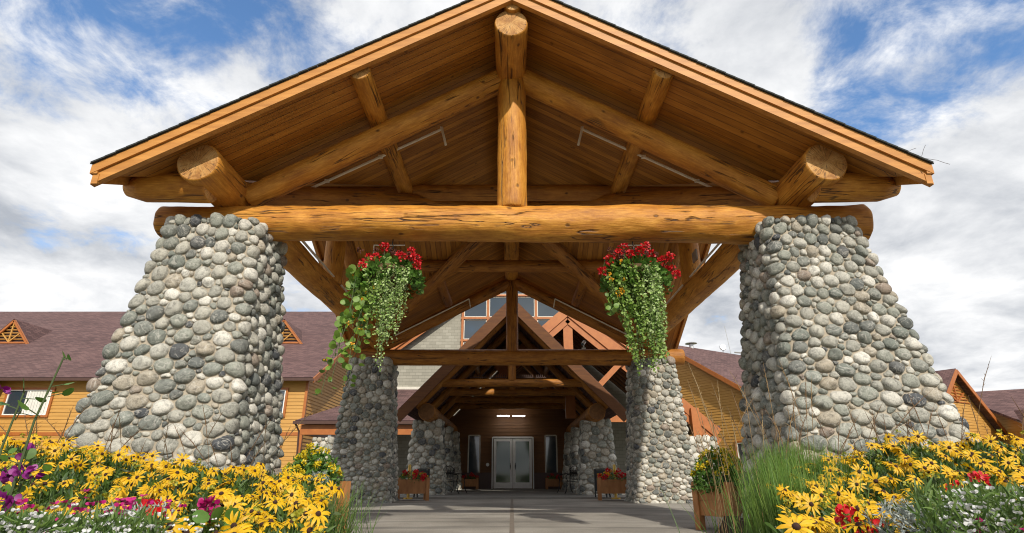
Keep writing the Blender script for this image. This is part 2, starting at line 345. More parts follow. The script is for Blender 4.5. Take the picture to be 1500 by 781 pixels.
LOGN = [0]
def log(name, p0, p1, r0, r1, mat, parent, seg=22, wob=.035, step=.16, chamfer=0.0, ends=True, bend=0.0):
    p0 = Vector(p0); p1 = Vector(p1); Lg = (p1 - p0).length; LOGN[0] += 1; k = LOGN[0] * 13.7
    n = max(3, int(Lg / step)); zs = [Lg * i / n for i in range(n + 1)]
    edge = .025; zs = [0, chamfer if chamfer else edge] + [z for z in zs[1:-1] if z > chamfer + .02] + [Lg - edge, Lg]
    mb = MB(); vs = []; dk = mat is M['log_dark']
    for i, z in enumerate(zs):
        t = z / Lg; r = r0 + (r1 - r0) * t; q = 1.0
        if i in (0, len(zs) - 1): q = .93 if not (chamfer and i == 0) else .62
        cx = bend * math.sin(math.pi * t) + .012 * mn.noise((k, z * .6, 0)); cy = .012 * mn.noise((k + 5, z * .6, 3))
        for j in range(seg):
            a = 2 * math.pi * j / seg
            rad = r * q * (1 + wob * mn.noise((math.cos(a) * 1.3 + k, math.sin(a) * 1.3, z * 1.1)) + wob * .6 * mn.noise((math.cos(a) * 3 + k, math.sin(a) * 3, z * 4)))
            zo = 0
            if i in (0, len(zs) - 1) and chamfer: zo = 0
            vs.append((cx + rad * math.cos(a), cy + rad * math.sin(a), z + zo))
    fs = []; 
    for i in range(len(zs) - 1):
        for j in range(seg):
            a = i * seg + j; b = i * seg + (j + 1) % seg; fs.append((a, b, b + seg, a + seg))
    mb.add(vs, fs)
    mb.f += [tuple(reversed(range(seg))), tuple(range((len(zs) - 1) * seg, len(zs) * seg))]; mb.mi += [1, 1]
    o = mb.build(name, [mat, M['end_dark'] if dk else M['end']], parent, True)
    for pl in o.data.polygons:
        if pl.material_index == 1: pl.use_smooth = False
    o.rotation_mode = 'QUATERNION'; o.rotation_quaternion = (p1 - p0).to_track_quat('Z', 'Y'); 
    o.location = p0 - (parent.location if parent else Vector((0, 0, 0)))
    return o

# ------------------------------------------------------------------ river-stone pillars
def pillar_meshes(seed, bot, top, H, rmean=.11, segs=14, cr=.12):
    rg = np.random.default_rng(seed)
    bot = np.array(bot, float); top = np.array(top, float)       # x0,x1,y0,y1
    mid = (bot + top) / 2
    def params(t):
        q = bot + (top - bot) * t; return q
    lens = [mid[1] - mid[0] - 2 * cr, cr * math.pi / 2, mid[3] - mid[2] - 2 * cr, cr * math.pi / 2] * 2
    P = sum(lens); cum = np.concatenate([[0], np.cumsum(lens)])
    def surf(u, z):              # u in metres round the middle perimeter -> point and outward normal
        u = u % P; t = min(max(z / H, 0), 1) ** .85; x0, x1, y0, y1 = params(t)
        k = int(np.searchsorted(cum, u, 'right') - 1); k = min(k, 7); f = (u - cum[k]) / lens[k]
        c = [(x0 + cr, y0 + cr), (x1 - cr, y0 + cr), (x1 - cr, y1 - cr), (x0 + cr, y1 - cr)]
        if k % 2 == 0:
            s = k // 2; a = -math.pi / 2 + s * math.pi / 2
            n = (math.cos(a), math.sin(a)); A = c[s]; B = c[(s + 1) % 4]
            p = (A[0] + (B[0] - A[0]) * f + n[0] * cr, A[1] + (B[1] - A[1]) * f + n[1] * cr)
        else:
            s = (k // 2 + 1) % 4; a = -math.pi / 2 + (k // 2) * math.pi / 2 + f * math.pi / 2
            n = (math.cos(a), math.sin(a)); A = c[s]; p = (A[0] + n[0] * cr, A[1] + n[1] * cr)
        return p[0], p[1], n[0], n[1]
    AS = 1.28
    Hs = H * AS
    area = P * Hs; n_t = int(area / (math.pi * rmean ** 2) * 2.3)
    rad = np.sort(np.clip(rg.lognormal(math.log(rmean * .88), .42, n_t), rmean * .48, rmean * 1.95))[::-1]
    pts = np.zeros((0, 2)); rr = np.zeros(0)
    for r in rad:
        c = np.stack([rg.uniform(0, P, 90), rg.uniform(.35 * r, Hs - .5 * r, 90)], 1)
        re = r * (.74 + .34 * c[:, 1] / Hs)          # the foot flares, so stones there are set smaller in the unrolled plan
        if len(pts):
            d = c[:, None] - pts[None]; d[..., 0] = (d[..., 0] + P / 2) % P - P / 2
            gap = (np.sqrt((d ** 2).sum(-1)) - (re[:, None] + rr[None]) * .92).min(1)
            ok = np.where(gap > 0)[0]
            if not len(ok): continue
            j = ok[np.argmin(gap[ok])]
        else: j = 0
        pts = np.vstack([pts, c[j]]); rr = np.append(rr, re[j])
    n = len(pts); mb = MB(); ang = np.arange(segs) * 2 * math.pi / segs; dirs = np.stack([np.cos(ang), np.sin(ang)], 1)
    rho = [.35, .62, .82, .94, 1.0]
    def cell(i, p):
        d = pts - pts[i]; d[:, 0] = (d[:, 0] + P / 2) % P - P / 2; dd = (d ** 2).sum(1); nb = np.argsort(dd)[1:16]
        num = (dd[nb] + rr[i] ** 2 - rr[nb] ** 2) / 2; den = dirs @ d[nb].T
        b = np.where(den > 1e-5, num[None] / np.maximum(den, 1e-5), 9); b = np.maximum(b, rr[i] * .35)
        b = np.concatenate([b, np.full((segs, 1), rr[i] * 1.9)], 1)
        return (b ** -p).sum(1) ** (-1 / p)
    for it in range(1):
        npts = pts.copy()
        for i in range(n):
            r = cell(i, 14.0); m2 = (r ** 2).mean(); c = (r[:, None] ** 3 * dirs).mean(0) / m2 * (2 / 3); npts[i] += c * .7; rr[i] = .85 * rr[i] + .15 * math.sqrt(m2)
        npts[:, 0] %= P; npts[:, 1] = np.clip(npts[:, 1], .03, Hs - .02); pts = npts
    for i in range(n):
        r = cell(i, 12.0)
        r = .60 * r + .20 * np.roll(r, 1) + .20 * np.roll(r, -1)
        r = r * 1.03 - .0055; r = r * np.minimum(1.02, 1 + .035 * rg.standard_normal(segs) + .09 * np.cos(2 * ang + rg.uniform(0, 6)) + .06 * np.cos(3 * ang + rg.uniform(0, 6)))
        hs = min(r.mean(), .13) * rg.uniform(.34, .62) + .012; tx, ty = rg.normal(0, .2, 2); ex = rg.uniform(.38, .58)
        vs = []
        px, py, nx, ny = surf(pts[i, 0], pts[i, 1] / AS); vs.append((px + nx * hs, py + ny * hs, pts[i, 1] / AS + hs * .1))
        for q in rho:
            for k in range(segs):
                u = pts[i, 0] + dirs[k, 0] * r[k] * q; z = (pts[i, 1] + dirs[k, 1] * r[k] * q) / AS
                h = hs * max(0, 1 - q ** 2.3) ** ex * (1 + tx * dirs[k, 0] * q * 1.2 + ty * dirs[k, 1] * q * 1.2)
                if q == 1.0: h = -.035
                h += .012 * mn.noise((u * 9 + seed, z * 9, h * 9)) if q < 1 else 0
                x, y, nx, ny = surf(u, z); 
                if z > H: z = H + (z - H) * .6
                vs.append((x + nx * h, y + ny * h, z))
        fs = [(0, 1 + k, 1 + (k + 1) % segs) for k in range(segs)]
        for q in range(len(rho) - 1):
            a = 1 + q * segs; fs += [(a + k, a + segs + k, a + segs + (k + 1) % segs, a + (k + 1) % segs) for k in range(segs)]
        mb.add(vs, fs)
    core = MB(); ku = 96; kz = 14; vs = []
    for j in range(kz + 1):
        z = H * j / kz
        for i in range(ku):
            x, y, nx, ny = surf(P * i / ku, z); vs.append((x - nx * .004, y - ny * .004, z))
    fs = [(j * ku + i, j * ku + (i + 1) % ku, (j + 1) * ku + (i + 1) % ku, (j + 1) * ku + i) for j in range(kz) for i in range(ku)]
    fs.append(tuple(range(kz * ku, (kz + 1) * ku))); core.add(vs, fs)
    return core, mb
def pillar(seed, bot, top, H, parent, label=None, mirror=False, **k):
    cx = (bot[0] + bot[1]) / 2; cy = (bot[2] + bot[3]) / 2
    lb = (bot[0] - cx, bot[1] - cx, bot[2] - cy, bot[3] - cy); lt = (top[0] - cx, top[1] - cx, top[2] - cy, top[3] - cy)
    if mirror: lb = (-lb[1], -lb[0], lb[2], lb[3]); lt = (-lt[1], -lt[0], lt[2], lt[3]); cx = -cx
    core, st = pillar_meshes(seed, lb, lt, H, **k)
    o = core.build('stone_pillar', M['mortar'], parent, True, (cx - parent.location.x, cy - parent.location.y, -parent.location.z))
    if label: o['label'] = label
    st.build('river_stones', M['stone'], o, True)
    return o
#%%SPLIT
# ================================================================== SETTING: ground, driveway
def sheet(name, x0, x1, y0, y1, z, mat, hole=None):
    mb = MB(); mb.poly([(x0, y0, z), (x1, y0, z), (x1, y1, z), (x0, y1, z)], [(x0, y0), (x1, y0), (x1, y1), (x0, y1)]); o = mb.build(name, mat); o['kind'] = 'structure'; return o
def ground_mat():
    m, t, b = new_mat('lawn'); g = G(t); v = g.coord('Object'); f = g.math('ADD', g.math('MULTIPLY', g.noise(v, .15, 5), .6), g.math('MULTIPLY', g.noise(v, 6, 5), .4))
    g.l(g.ramp(f, [(.35, (.05, .075, .02)), (.6, (.09, .12, .035))]), b.inputs['Base Color']); b.inputs['Roughness'].default_value = .95; return m
def drive_mat():
    m, t, b = new_mat('worn_pavement'); g = G(t); v = g.coord('Object'); f = g.noise(v, 55, 6, .75); big = g.noise(v, .55, 5, .6); vs = g.coord('Object', (1, 1, 1))
    c = g.ramp(g.math('ADD', g.math('MULTIPLY', f, .55), g.math('MULTIPLY', big, .45)), [(.36, (.13, .118, .10)), (.5, (.28, .258, .22)), (.64, (.45, .42, .37))])
    # tyre marks: long arcs swept across the drive
    s = g.n('ShaderNodeSeparateXYZ'); g.l(v, s.inputs[0])
    yy = g.math('ADD', s.outputs[1], g.math('MULTIPLY', g.math('POWER', s.outputs[0], 2), .030)); cb = g.n('ShaderNodeCombineXYZ')
    g.l(g.math('MULTIPLY', s.outputs[0], .07), cb.inputs[0]); g.l(yy, cb.inputs[1])
    tm = g.noise(cb.outputs[0], 1.7, 6, .72, .35); wear = g.noise(g.coord('Object', (.3, 1, 1)), 4, 4)
    mk = g.math('MULTIPLY', g.ramp(tm, [(.50, g3(0)), (.60, g3(1))]), g.ramp(wear, [(.30, g3(.35)), (.6, g3(1))]))
    c = g.mix(g.math('MULTIPLY', mk, .5), c, (.045, .042, .04))
    g.l(c, b.inputs['Base Color']); b.inputs['Roughness'].default_value = .85; g.bump(f, b, .6, .01); return m
def conc_mat():
    m, t, b = new_mat('walk_concrete'); g = G(t); v = g.coord('Object'); f = g.noise(v, 40, 6, .7); big = g.noise(v, .7, 5)
    g.l(g.ramp(g.math('ADD', g.math('MULTIPLY', f, .5), g.math('MULTIPLY', big, .5)), [(.35, (.13, .125, .11)), (.65, (.24, .225, .20))]), b.inputs['Base Color'])
    b.inputs['Roughness'].default_value = .85; g.bump(f, b, .4, .006); return m
M['drive'] = drive_mat(); M['conc'] = conc_mat()
sheet('ground', -700, 700, -500, 900, -.008, ground_mat())
sheet('driveway', -45, 45, -8, 19.2, 0, M['drive'])
mb = MB(); mb.box((0, 24.7, .02), (17, 11, .04)); o = mb.build('entrance_walk', M['conc']); o['kind'] = 'structure'
mb = MB(); mb.poly([(-.035, 8, .004), (.035, 8, .004), (.035, 19, .004), (-.035, 19, .004)]); o = mb.build('pavement_joint', plain('joint_filler', (.17, .14, .11), .9)); o['kind'] = 'structure'

# ================================================================== PORTE COCHERE
pc = thing('porte_cochere', 'huge gabled log canopy on four river stone pillars over the driveway', 'canopy')
XE, Y0, YC, Y1, ZR, ZE = 5.2, 6.1, 12.0, 17.9, 7.34, 4.38
def cross_roof(dz, which):
    A = (0, YC, ZR + dz); mb = MB(); zr = ZR + dz; ze = ZE + dz
    tri = []
    if 'y' in which:
        for s in (-1, 1):
            tri += [((0, Y0, zr), (0, YC, zr), (s * XE, Y0, ze), s), ((0, Y1, zr), (0, YC, zr), (s * XE, Y1, ze), -s)]
    if 'x' in which:
        for s in (-1, 1):
            tri += [((s * XE, YC, zr), (0, YC, zr), (s * XE, Y0, ze), -s), ((s * XE, YC, zr), (0, YC, zr), (s * XE, Y1, ze), s)]
    for a, b, c, s in tri:
        horiz_y = abs(a[0] - b[0]) < 1e-6
        uv = [((p[1] if horiz_y else p[0]), -(math.hypot((p[0] if horiz_y else p[1] - YC), ZR + dz - p[2]))) for p in (a, b, c)]
        mb.poly([a, b, c], uv)
    return mb
# shingles: a thin closed slab (top, underside hidden by the deck)
top = cross_roof(.028, 'xy'); roof = top.build('roof', M['roof_dark'], pc)
md = roof.modifiers.new('thickness', 'SOLIDIFY'); md.thickness = .03; md.offset = 0
cy_ = cross_roof(-.13, 'y').build('plank_ceiling', M['ceil_y'], pc)
cx_ = cross_roof(-.13, 'x').build('plank_ceiling', M['ceil_x'], pc)
for f in ((0, 1), (0, -1), (1, 0), (-1, 0)):
    for s in (-1, 1):
        if f[1]:                           # front (−) and back (+) rakes
            y = Y0 if f[1] < 0 else Y1; ap = Vector((0, y, ZR)); en = Vector((s * XE, y, ZE)); out = Vector((0, f[1], 0))
        else:
            x = XE * f[0]; ap = Vector((x, YC, ZR)); en = Vector((x, Y0 if s < 0 else Y1, ZE)); out = Vector((f[0], 0, 0))
        d = (en - ap).normalized(); up = out.cross(d); up = up if up.z > 0 else -up
        def board(t0, t1, o0, o1, ext=0.0):
            m = MB(); a = ap; e = en + d * ext; vs = []
            # plumb ends so that the two rakes meet on the apex line
            for p in (a, e):
                for t in (t0, t1):
                    off = up * t; q = p + off; k = (Vector((p.x - q.x, p.y - q.y, 0))).dot(Vector((d.x, d.y, 0)))
                    q = q + d * (k / (d.x ** 2 + d.y ** 2))
                    for oo in (o0, o1): vs.append(q + out * oo)
            m.add(vs, [(0, 1, 3, 2), (4, 6, 7, 5), (0, 4, 5, 1), (2, 3, 7, 6), (0, 2, 6, 4), (1, 5, 7, 3)]); return m
        board(-.100, .010, -.04, .050, .05).build('fascia_board', M['fascia'], pc)
        board(-.225, -.104, -.06, .018, .03).build('fascia_board', M['fascia'], pc)
        # ragged shingle edge along the rake
        e = MB(); n = 44; Lr = (en - ap).length
        for k in range(n):
            a = ap + d * (Lr * k / n); b = ap + d * (Lr * (k + .99) / n + .04 * (k == n - 1)); hh = .026
            e.beam(a + up * (.020 + .002 * (k % 3)) + out * .030, b + up * (.026 + .002 * (k % 3)) + out * .030, .10, .020, up)
        e.build('shingle_edge', M['roof_dark'], roof)
# pillars
PF = dict(bot=(2.92, 5.0, 6.05, 7.85), top=(3.50, 4.70, 6.88, 7.90), H=4.0)
PB = dict(bot=(3.36, 5.18, 16.3, 17.75), top=(3.66, 4.83, 16.5, 17.62), H=3.93)
pillar(11, PF['bot'], PF['top'], PF['H'], pc, 'left front pillar with dark inner flank', True, rmean=.073)
pillar(12, (2.92, 5.22, 6.0, 7.85), PF['top'], PF['H'], pc, 'right front pillar with a widely flared foot', False, rmean=.073)
pillar(13, PB['bot'], PB['top'], PB['H'], pc, 'left rear pillar behind the flower basket', True, rmean=.073)
pillar(14, PB['bot'], PB['top'], PB['H'], pc, 'right rear pillar beyond the trailing ivy', False, rmean=.073)
LG = M['log']; LD = M['log_dark']
log('tie_beam', (-5.08, 7.36, 4.17), (5.10, 7.36, 4.15), .245, .285, LG, pc, 40, .085, .06)
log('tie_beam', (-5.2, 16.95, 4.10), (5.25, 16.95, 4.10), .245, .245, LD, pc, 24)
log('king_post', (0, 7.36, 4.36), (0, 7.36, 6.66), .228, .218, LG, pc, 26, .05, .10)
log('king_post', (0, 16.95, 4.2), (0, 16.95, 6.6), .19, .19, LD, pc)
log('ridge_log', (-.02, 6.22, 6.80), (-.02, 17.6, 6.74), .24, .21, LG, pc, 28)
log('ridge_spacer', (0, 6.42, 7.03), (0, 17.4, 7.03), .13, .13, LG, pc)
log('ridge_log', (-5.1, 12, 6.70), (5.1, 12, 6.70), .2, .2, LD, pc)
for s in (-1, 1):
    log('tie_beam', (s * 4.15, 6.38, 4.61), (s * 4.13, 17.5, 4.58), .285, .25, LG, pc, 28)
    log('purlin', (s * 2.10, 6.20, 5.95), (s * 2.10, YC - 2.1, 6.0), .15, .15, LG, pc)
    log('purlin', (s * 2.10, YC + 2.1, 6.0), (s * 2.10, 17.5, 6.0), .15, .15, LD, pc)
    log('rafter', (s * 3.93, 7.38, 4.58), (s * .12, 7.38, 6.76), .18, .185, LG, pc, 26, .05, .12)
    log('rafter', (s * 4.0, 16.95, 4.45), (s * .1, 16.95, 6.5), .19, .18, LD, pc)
    o = log('outrigger_log', (s * 5.23, 6.72, 4.40), (s * 4.1, 6.72, 4.40), .19, .205, LG, pc, chamfer=.24)
    # side trusses
    pass
    log('king_post', (s * 4.13, YC, 4.8), (s * 4.13, YC, 6.6), .23, .21, LG, pc)
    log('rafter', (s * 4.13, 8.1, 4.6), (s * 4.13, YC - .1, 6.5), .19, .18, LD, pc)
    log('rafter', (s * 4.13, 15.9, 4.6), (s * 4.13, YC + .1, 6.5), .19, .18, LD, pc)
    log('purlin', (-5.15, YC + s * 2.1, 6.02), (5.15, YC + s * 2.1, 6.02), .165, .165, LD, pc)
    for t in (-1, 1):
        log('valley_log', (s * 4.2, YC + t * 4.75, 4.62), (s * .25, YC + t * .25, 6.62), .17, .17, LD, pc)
    # sprinkler pipe under the ceiling, hooked at its upper end
    m = MB(); m.tube([(s * 3.90, 8.2, 4.90), (s * 1.22, 8.2, 6.36)], .023); m.tube([(s * 1.22, 8.2, 6.37), (s * 1.14, 8.22, 6.05)], .022)
    for t in (.3, .62): 
        p = Vector((s * 3.9, 8.2, 4.9)).lerp(Vector((s * 1.22, 8.2, 6.36)), t); m.box(p, (.07, .05, .05))
    m.box((s * 1.22, 8.2, 6.37), (.05, .05, .05)); m.build('sprinkler_pipe', M['pipe'], pc)
    m = MB(); m.tube([(s * 3.6, 16.70, 4.72), (s * 1.35, 16.70, 5.90)], .022); m.tube([(s * 1.35, 16.7, 5.9), (s * 1.3, 16.7, 5.62)], .02); m.build('sprinkler_pipe', M['pipe'], pc)
    m = MB(); m.tube([(s * 4.02, 8.0, 4.96), (s * 4.02, 16.2, 4.86)], .025); m.build('conduit', M['pipe'], pc)
    m = MB(); m.tube([(s * 2.05, 7.8, 4.8), (s * 1.5, 7.8, 4.8)] if False else [(s * 2.45, 9.1, 4.55), (s * 1.9, 9.1, 4.55)], .009); m.tube([(s * (2.45 if s < 0 else 1.9 + .55), 9.1, 4.56), (s * 2.45, 9.1, 4.38)], .009); m.build('sprinkler_pipe', M['pipe'], pc)
log('purlin_stub', (0, 6.16, 7.08), (0, 6.44, 7.08), .115, .125, LG, pc)
# small floodlight bracket on the right side truss
m = MB(); m.box((3.86, 10.9, 5.05), (.03, .26, .22)); m.build('junction_box', M['steel'], pc)

# security camera on the rear tie beam
sc_ = thing('security_camera', 'small silver security camera on the rear log tie beam', 'camera', (2.18, 16.70, 4.30))
m = MB(); m.box((0, 0, .02), (.12, .1, .03)); m.tube([(0, 0, .03), (0, -.05, .10)], .02); m.build('mount', M['camera'], sc_)
m = MB(); m.tube([(-.05, -.22, .10), (.03, -.02, .22)], .052, 12); m.build('camera_housing', M['camera'], sc_, False)
m = MB(); m.tube([(-.062, -.235, .092), (-.045, -.20, .11)], .042, 12); m.build('lens', M['glass'], sc_)

# twigs caught on the roof corner
tw = MB(); rt = random.Random(5)
for k in range(9):
    p = Vector((5.15 + rt.uniform(-.5, .15), 6.1 + rt.uniform(-.02, .2), 4.5 + rt.uniform(-.02, .1) + .0)); d = Vector((rt.uniform(.2, 1), rt.uniform(-.4, .2), rt.uniform(-.5, .5))).normalized(); pts = [p]
    for j in range(4): d = (d + Vector((rt.uniform(-.4, .4), rt.uniform(-.2, .2), rt.uniform(-.45, .4)))).normalized(); pts.append(pts[-1] + d * .075)
    tw.tube(pts, .0026, 4)
tag(tw.build('twig', M['twig']), 'dry dark twigs caught on the right corner of the canopy roof', 'twig')

# ================================================================== generic building pieces
def siding(mb, p0, p1, z0, z1, out, rng_fn=None, exp=.16):
    """lapped clapboards between p0 and p1; out = outward unit vector; rng_fn(z) -> (t0, t1) along the wall"""
    p0 = Vector(p0); p1 = Vector(p1); out = Vector(out); n = max(1, int(round((z1 - z0) / exp))); e = (z1 - z0) / n
    for i in range(n):
        za = z0 + i * e; zb = za + e; a = rng_fn(za) if rng_fn else (0, 1); b = rng_fn(zb) if rng_fn else (0, 1)
        if b[1] - b[0] < .002 and a[1] - a[0] < .002: continue
        A = p0.lerp(p1, a[0]); B = p0.lerp(p1, a[1]); C = p0.lerp(p1, b[1]); D = p0.lerp(p1, b[0])
        k = .026
        mb.add([A + out * k + Vector((0, 0, za)), B + out * k + Vector((0, 0, za)), C + Vector((0, 0, zb)) + out * .002, D + Vector((0, 0, zb)) + out * .002,
                A + Vector((0, 0, za)) - out * .05, B + Vector((0, 0, za)) - out * .05], [(0, 1, 2, 3), (4, 5, 1, 0)])
def roof_quad(mb, a, b, c, d):      # a,b along the eave, c,d along the ridge (c above b)
    a, b, c, d = map(Vector, (a, b, c, d)); ux = (b - a).normalized(); n = (b - a).cross(d - a).normalized(); uy = n.cross(ux)
    mb.poly([a, b, c, d], [((p - a).dot(ux), (p - a).dot(uy)) for p in (a, b, c, d)])
def roof_part(name, quads, mat, parent, th=.16):
    mb = MB()
    for q in quads: roof_quad(mb, *q)
    o = mb.build(name, mat, parent); m = o.modifiers.new('t', 'SOLIDIFY'); m.thickness = th; m.offset = -1 if o.data.polygons[0].normal.z > 0 else 1
    return o
def window(parent, c, wd, ht, out, mat_frame=None, mat_trim=None, panes=2, curtain=False):
    """window with trim, frame, mullions, glass; c = centre on the wall face"""
    c = Vector(c); out = Vector(out); side = Vector((-out.y, out.x, 0)); up = Vector((0, 0, 1))
    def rect(mb, cx, cz, w_, h_, dp, off):
        R_ = Matrix((side, out, up)).transposed(); mb.box(c + side * cx + up * cz + out * off, (w_, dp, h_), R_)
    f = MB(); tw_ = .11
    for sx in (-1, 1): rect(f, sx * (wd / 2 + tw_ / 2), 0, tw_, ht + 2 * tw_, .07, .03)
    for sz in (-1, 1): rect(f, 0, sz * (ht / 2 + tw_ / 2), wd - .002, tw_, .07, .031)
    o = f.build('window', mat_trim or M['trim'], parent)
    q = MB(); b = .05
    for sx in (-1, 1): rect(q, sx * (wd / 2 - b / 2), 0, b, ht, .06, .02)
    for sz in (-1, 1): rect(q, 0, sz * (ht / 2 - b / 2), wd - 2 * b - .002, b, .06, .02)
    for k in range(1, panes): rect(q, -wd / 2 + wd * k / panes, 0, b, ht - 2 * b - .002, .05, .022)
    q.build('window_frame', mat_frame or M['white'], o)
    g_ = MB(); rect(g_, 0, 0, wd - 2 * b, ht - 2 * b, .01, .004); g_.build('pane', M['glass'], o)
    if curtain:
        k_ = MB(); n = 26; x0 = -wd / 2 + wd * .42; x1 = wd / 2 - b; vs = []
        for i in range(n + 1):
            x = x0 + (x1 - x0) * i / n; off = .012 + .004 * math.sin(i * 2.1)
            for z in (-ht / 2 + b, ht / 2 - b): vs.append(c + side * (x * (1 if out.y < 0 else 1)) + up * z + out * off)
        k_.add(vs, [(2 * i, 2 * i + 2, 2 * i + 3, 2 * i + 1) for i in range(n)]); k_.build('curtain', M['curtain'], o)
    return o

# ================================================================== LEFT WING
lw = thing('lodge_wing', 'long amber clapboard lodge wing with plum shingle roof and triangular dormers, left side', 'building')
XG, YF, YR, ZEv, ZRg = -10.2, 28.0, 41.8, 5.0, 12.6
sl_ = (ZRg - 5.2) / (YR - 27.5)
wl = MB(); siding(wl, (-60, YF, 0), (XG, YF, 0), 0, ZEv + .1, (0, -1, 0), exp=.17)
Lg = 27.6
def gab(z):
    if z <= ZEv + .2: return (0, 1)
    t = (z - ZEv - .2) / (ZRg - ZEv - .2) * .5; return (t, 1 - t)
siding(wl, (XG, YF, 0), (XG, YF + Lg, 0), 0, ZRg - .2, (1, 0, 0), gab, exp=.17)
siding(wl, (-25.6, 24.6, 0), (-25.6, YF, 0), 0, 5.0, (1, 0, 0), lambda z: (0 if z < 3.5 else min(.98, (z - 3.5) / 1.75), 1), exp=.17)
siding(wl, (-60, 24.6, 0), (-25.6, 24.6, 0), 0, 3.5, (0, -1, 0), exp=.17)
wl.build('clapboard_wall', M['siding'], lw)
roof_part('roof', [((-60, 27.5, 5.2), (-9.75, 27.5, 5.2), (-9.75, YR, ZRg), (-60, YR, ZRg)), ((-9.75, 56.1, 5.2), (-60, 56.1, 5.2), (-60, YR, ZRg), (-9.75, YR, ZRg)),
                   ((-60, 24.0, 5.2 - 3.5 * sl_), (-25.2, 24.0, 5.2 - 3.5 * sl_), (-25.2, 27.49, 5.195), (-60, 27.49, 5.195))], M['roof'], lw)
m = MB(); m.beam((-25.15, 27.42, 5.08), (-9.7, 27.42, 5.08), .12, .13); m.beam((-60, 23.95, 3.2), (-25.1, 23.95, 3.2), .12, .13); m.build('gutter', M['gutter'], lw)
m = MB(); m.beam((-9.72, 27.4, 5.03), (-9.72, YR, ZRg - .13), .05, .24); m.beam((-25.17, 23.9, 3.15), (-25.17, 27.45, 5.02), .05, .22)
m.box((XG + .01, YF - .03, 2.55), (.13, .10, 5.1)); m.box((-17.8, YF - .028, 2.55), (15, .05, .16)); m.box((-17.8, YF - .05, 2.95), (.16, .04, .01)); m.build('trim', M['trim'], lw)
window(lw, (-23.85, YF - .03, 4.04), 2.15, 1.22, (0, -1, 0), panes=2, curtain=True)
window(lw, (-12.05, YF - .03, 4.04), 1.7, 1.22, (0, -1, 0), panes=2)
window(lw, (-18.0, YF - .03, 4.04), 1.7, 1.22, (0, -1, 0), panes=2)
for xc in (-12.05, -23.85, -18): window(lw, (xc, YF - .03, 1.5), 1.7, 1.22, (0, -1, 0), panes=2)
def dormer(parent, x, y, z, hw, ht, depth):
    d = MB(); 
    # louvred triangular face
    n = 7
    for i in range(n):
        zz_ = ht * i / n + .03; h = hw * (1 - zz_ / ht) - .06
        if h > .04: d.beam((x - h, y + .04, z + zz_), (x + h, y + .04, z + zz_), .05, .05, (0, .7, .7))
    d.add([(x - hw, y + .12, z), (x + hw, y + .12, z), (x, y + .12, z + ht)], [(0, 1, 2)], 1)
    d.beam((x, y, z), (x, y, z + ht - .1), .07, .07, (0, 1, 0)); d.beam((x, y, z + .05), (x - hw * .5, y, z + ht * .46), .06, .06, (0, 1, 0)); d.beam((x, y, z + .05), (x + hw * .5, y, z + ht * .46), .06, .06, (0, 1, 0))
    o = d.build('dormer', [M['siding'], M['gutter']], parent)
    f = MB()
    for s in (-1, 1): f.beam((x + s * (hw + .12), y - .05, z - .12), (x, y - .05, z + ht + .02), .14, .10, (0, 1, 0))
    f.beam((x - hw, y - .02, z), (x + hw, y - .02, z), .08, .10); f.build('trim', M['trim'], o)
    r = MB()
    for s in (-1, 1):
        a = (x + s * (hw + .16), y - .12, z - .10); b = (x, y - .12, z + ht + .12); c = (x, y + depth, z + ht + .12); e = (x + s * (hw + .16), y + .25, z - .10)
        r.poly([a, b, c, e], [(0, 0), (0, 1.8), (2.2, 1.8), (.3, 0)])
    r.build('roof', M['roof'], o)
for xc in (-30.6, -22.6, -14.0): dormer(lw, xc, 33.2, 8.2, 1.15, 1.35, 2.9)

# lean-to porch roof joining the left wing to the lobby
lp = thing('side_porch', 'low plum shingled porch roof with orange beam beside the left wing', 'porch')
roof_part('roof', [((-9.45, 25.0, 2.93), (-4.2, 25.0, 2.93), (-4.2, 30.3, 5.0), (-6.6, 30.3, 5.0)), ((-9.45, 30.3, 2.93), (-9.45, 25.0, 2.93), (-6.6, 30.3, 5.0), (-6.6, 30.3, 5.0))], M['roof'], lp, .1)
m = MB(); m.beam((-9.5, 24.95, 2.83), (-4.2, 24.95, 2.83), .12, .12); m.tube([(-9.42, 24.98, 2.8), (-9.3, 25.2, 2.5), (-9.2, 25.3, 0.05)], .045); m.build('gutter', M['gutter'], lp)
m = MB(); m.box((-6.7, 25.25, 2.55), (5.0, .2, .42)); m.box((-9.15, 27.7, 2.55), (.2, 4.7, .42)); m.build('beam', M['trim'], lp)
pillar(21, (-8.95, -7.5, 24.9, 26.2), (-8.6, -7.75, 25.05, 26.0), 2.15, lp, rmean=.1, segs=10)
m = MB(); m.box((-7.95, 25.25, 2.25), (.14, .06, .35)); m.build('bracket', M['steel'], lp)

# ================================================================== LOBBY (grey gable with tall window) + entrance wall
lb = thing('lobby_building', 'grey shingled lobby gable with orange framed windows above the entrance', 'building')
YL = 30.5
m = MB(); rk = lambda x: 12.2 - .76 * abs(x)
m.poly([(-7.6, YL, 0), (8.2, YL, 0), (8.2, YL, rk(8.2)), (0, YL, rk(0)), (-7.6, YL, rk(7.6))], [(-7.6, 0), (8.2, 0), (8.2, rk(8.2)), (0, rk(0)), (-7.6, rk(7.6))])
m.build('shingled_wall', M['slate'], lb)
roof_part('roof', [((-8.2, 30.0, rk(8.2) + .1), (-8.2, 48, rk(8.2) + .1), (0, 48, 12.3), (0, 30.0, 12.3)), ((8.2, 48, rk(8.2) + .1), (8.2, 30.0, rk(8.2) + .1), (0, 30.0, 12.3), (0, 48, 12.3))], M['roof'], lb)
m = MB()
for s in (-1, 1): m.beam((s * 8.2, 29.98, rk(8.2) - .03), (0, 29.98, 12.2), .30, .05, (0, 1, 0)); m.beam((s * 8.2, 30.1, rk(8.2) - .30), (0, 30.1, 11.93), .22, .05, (0, 1, 0))
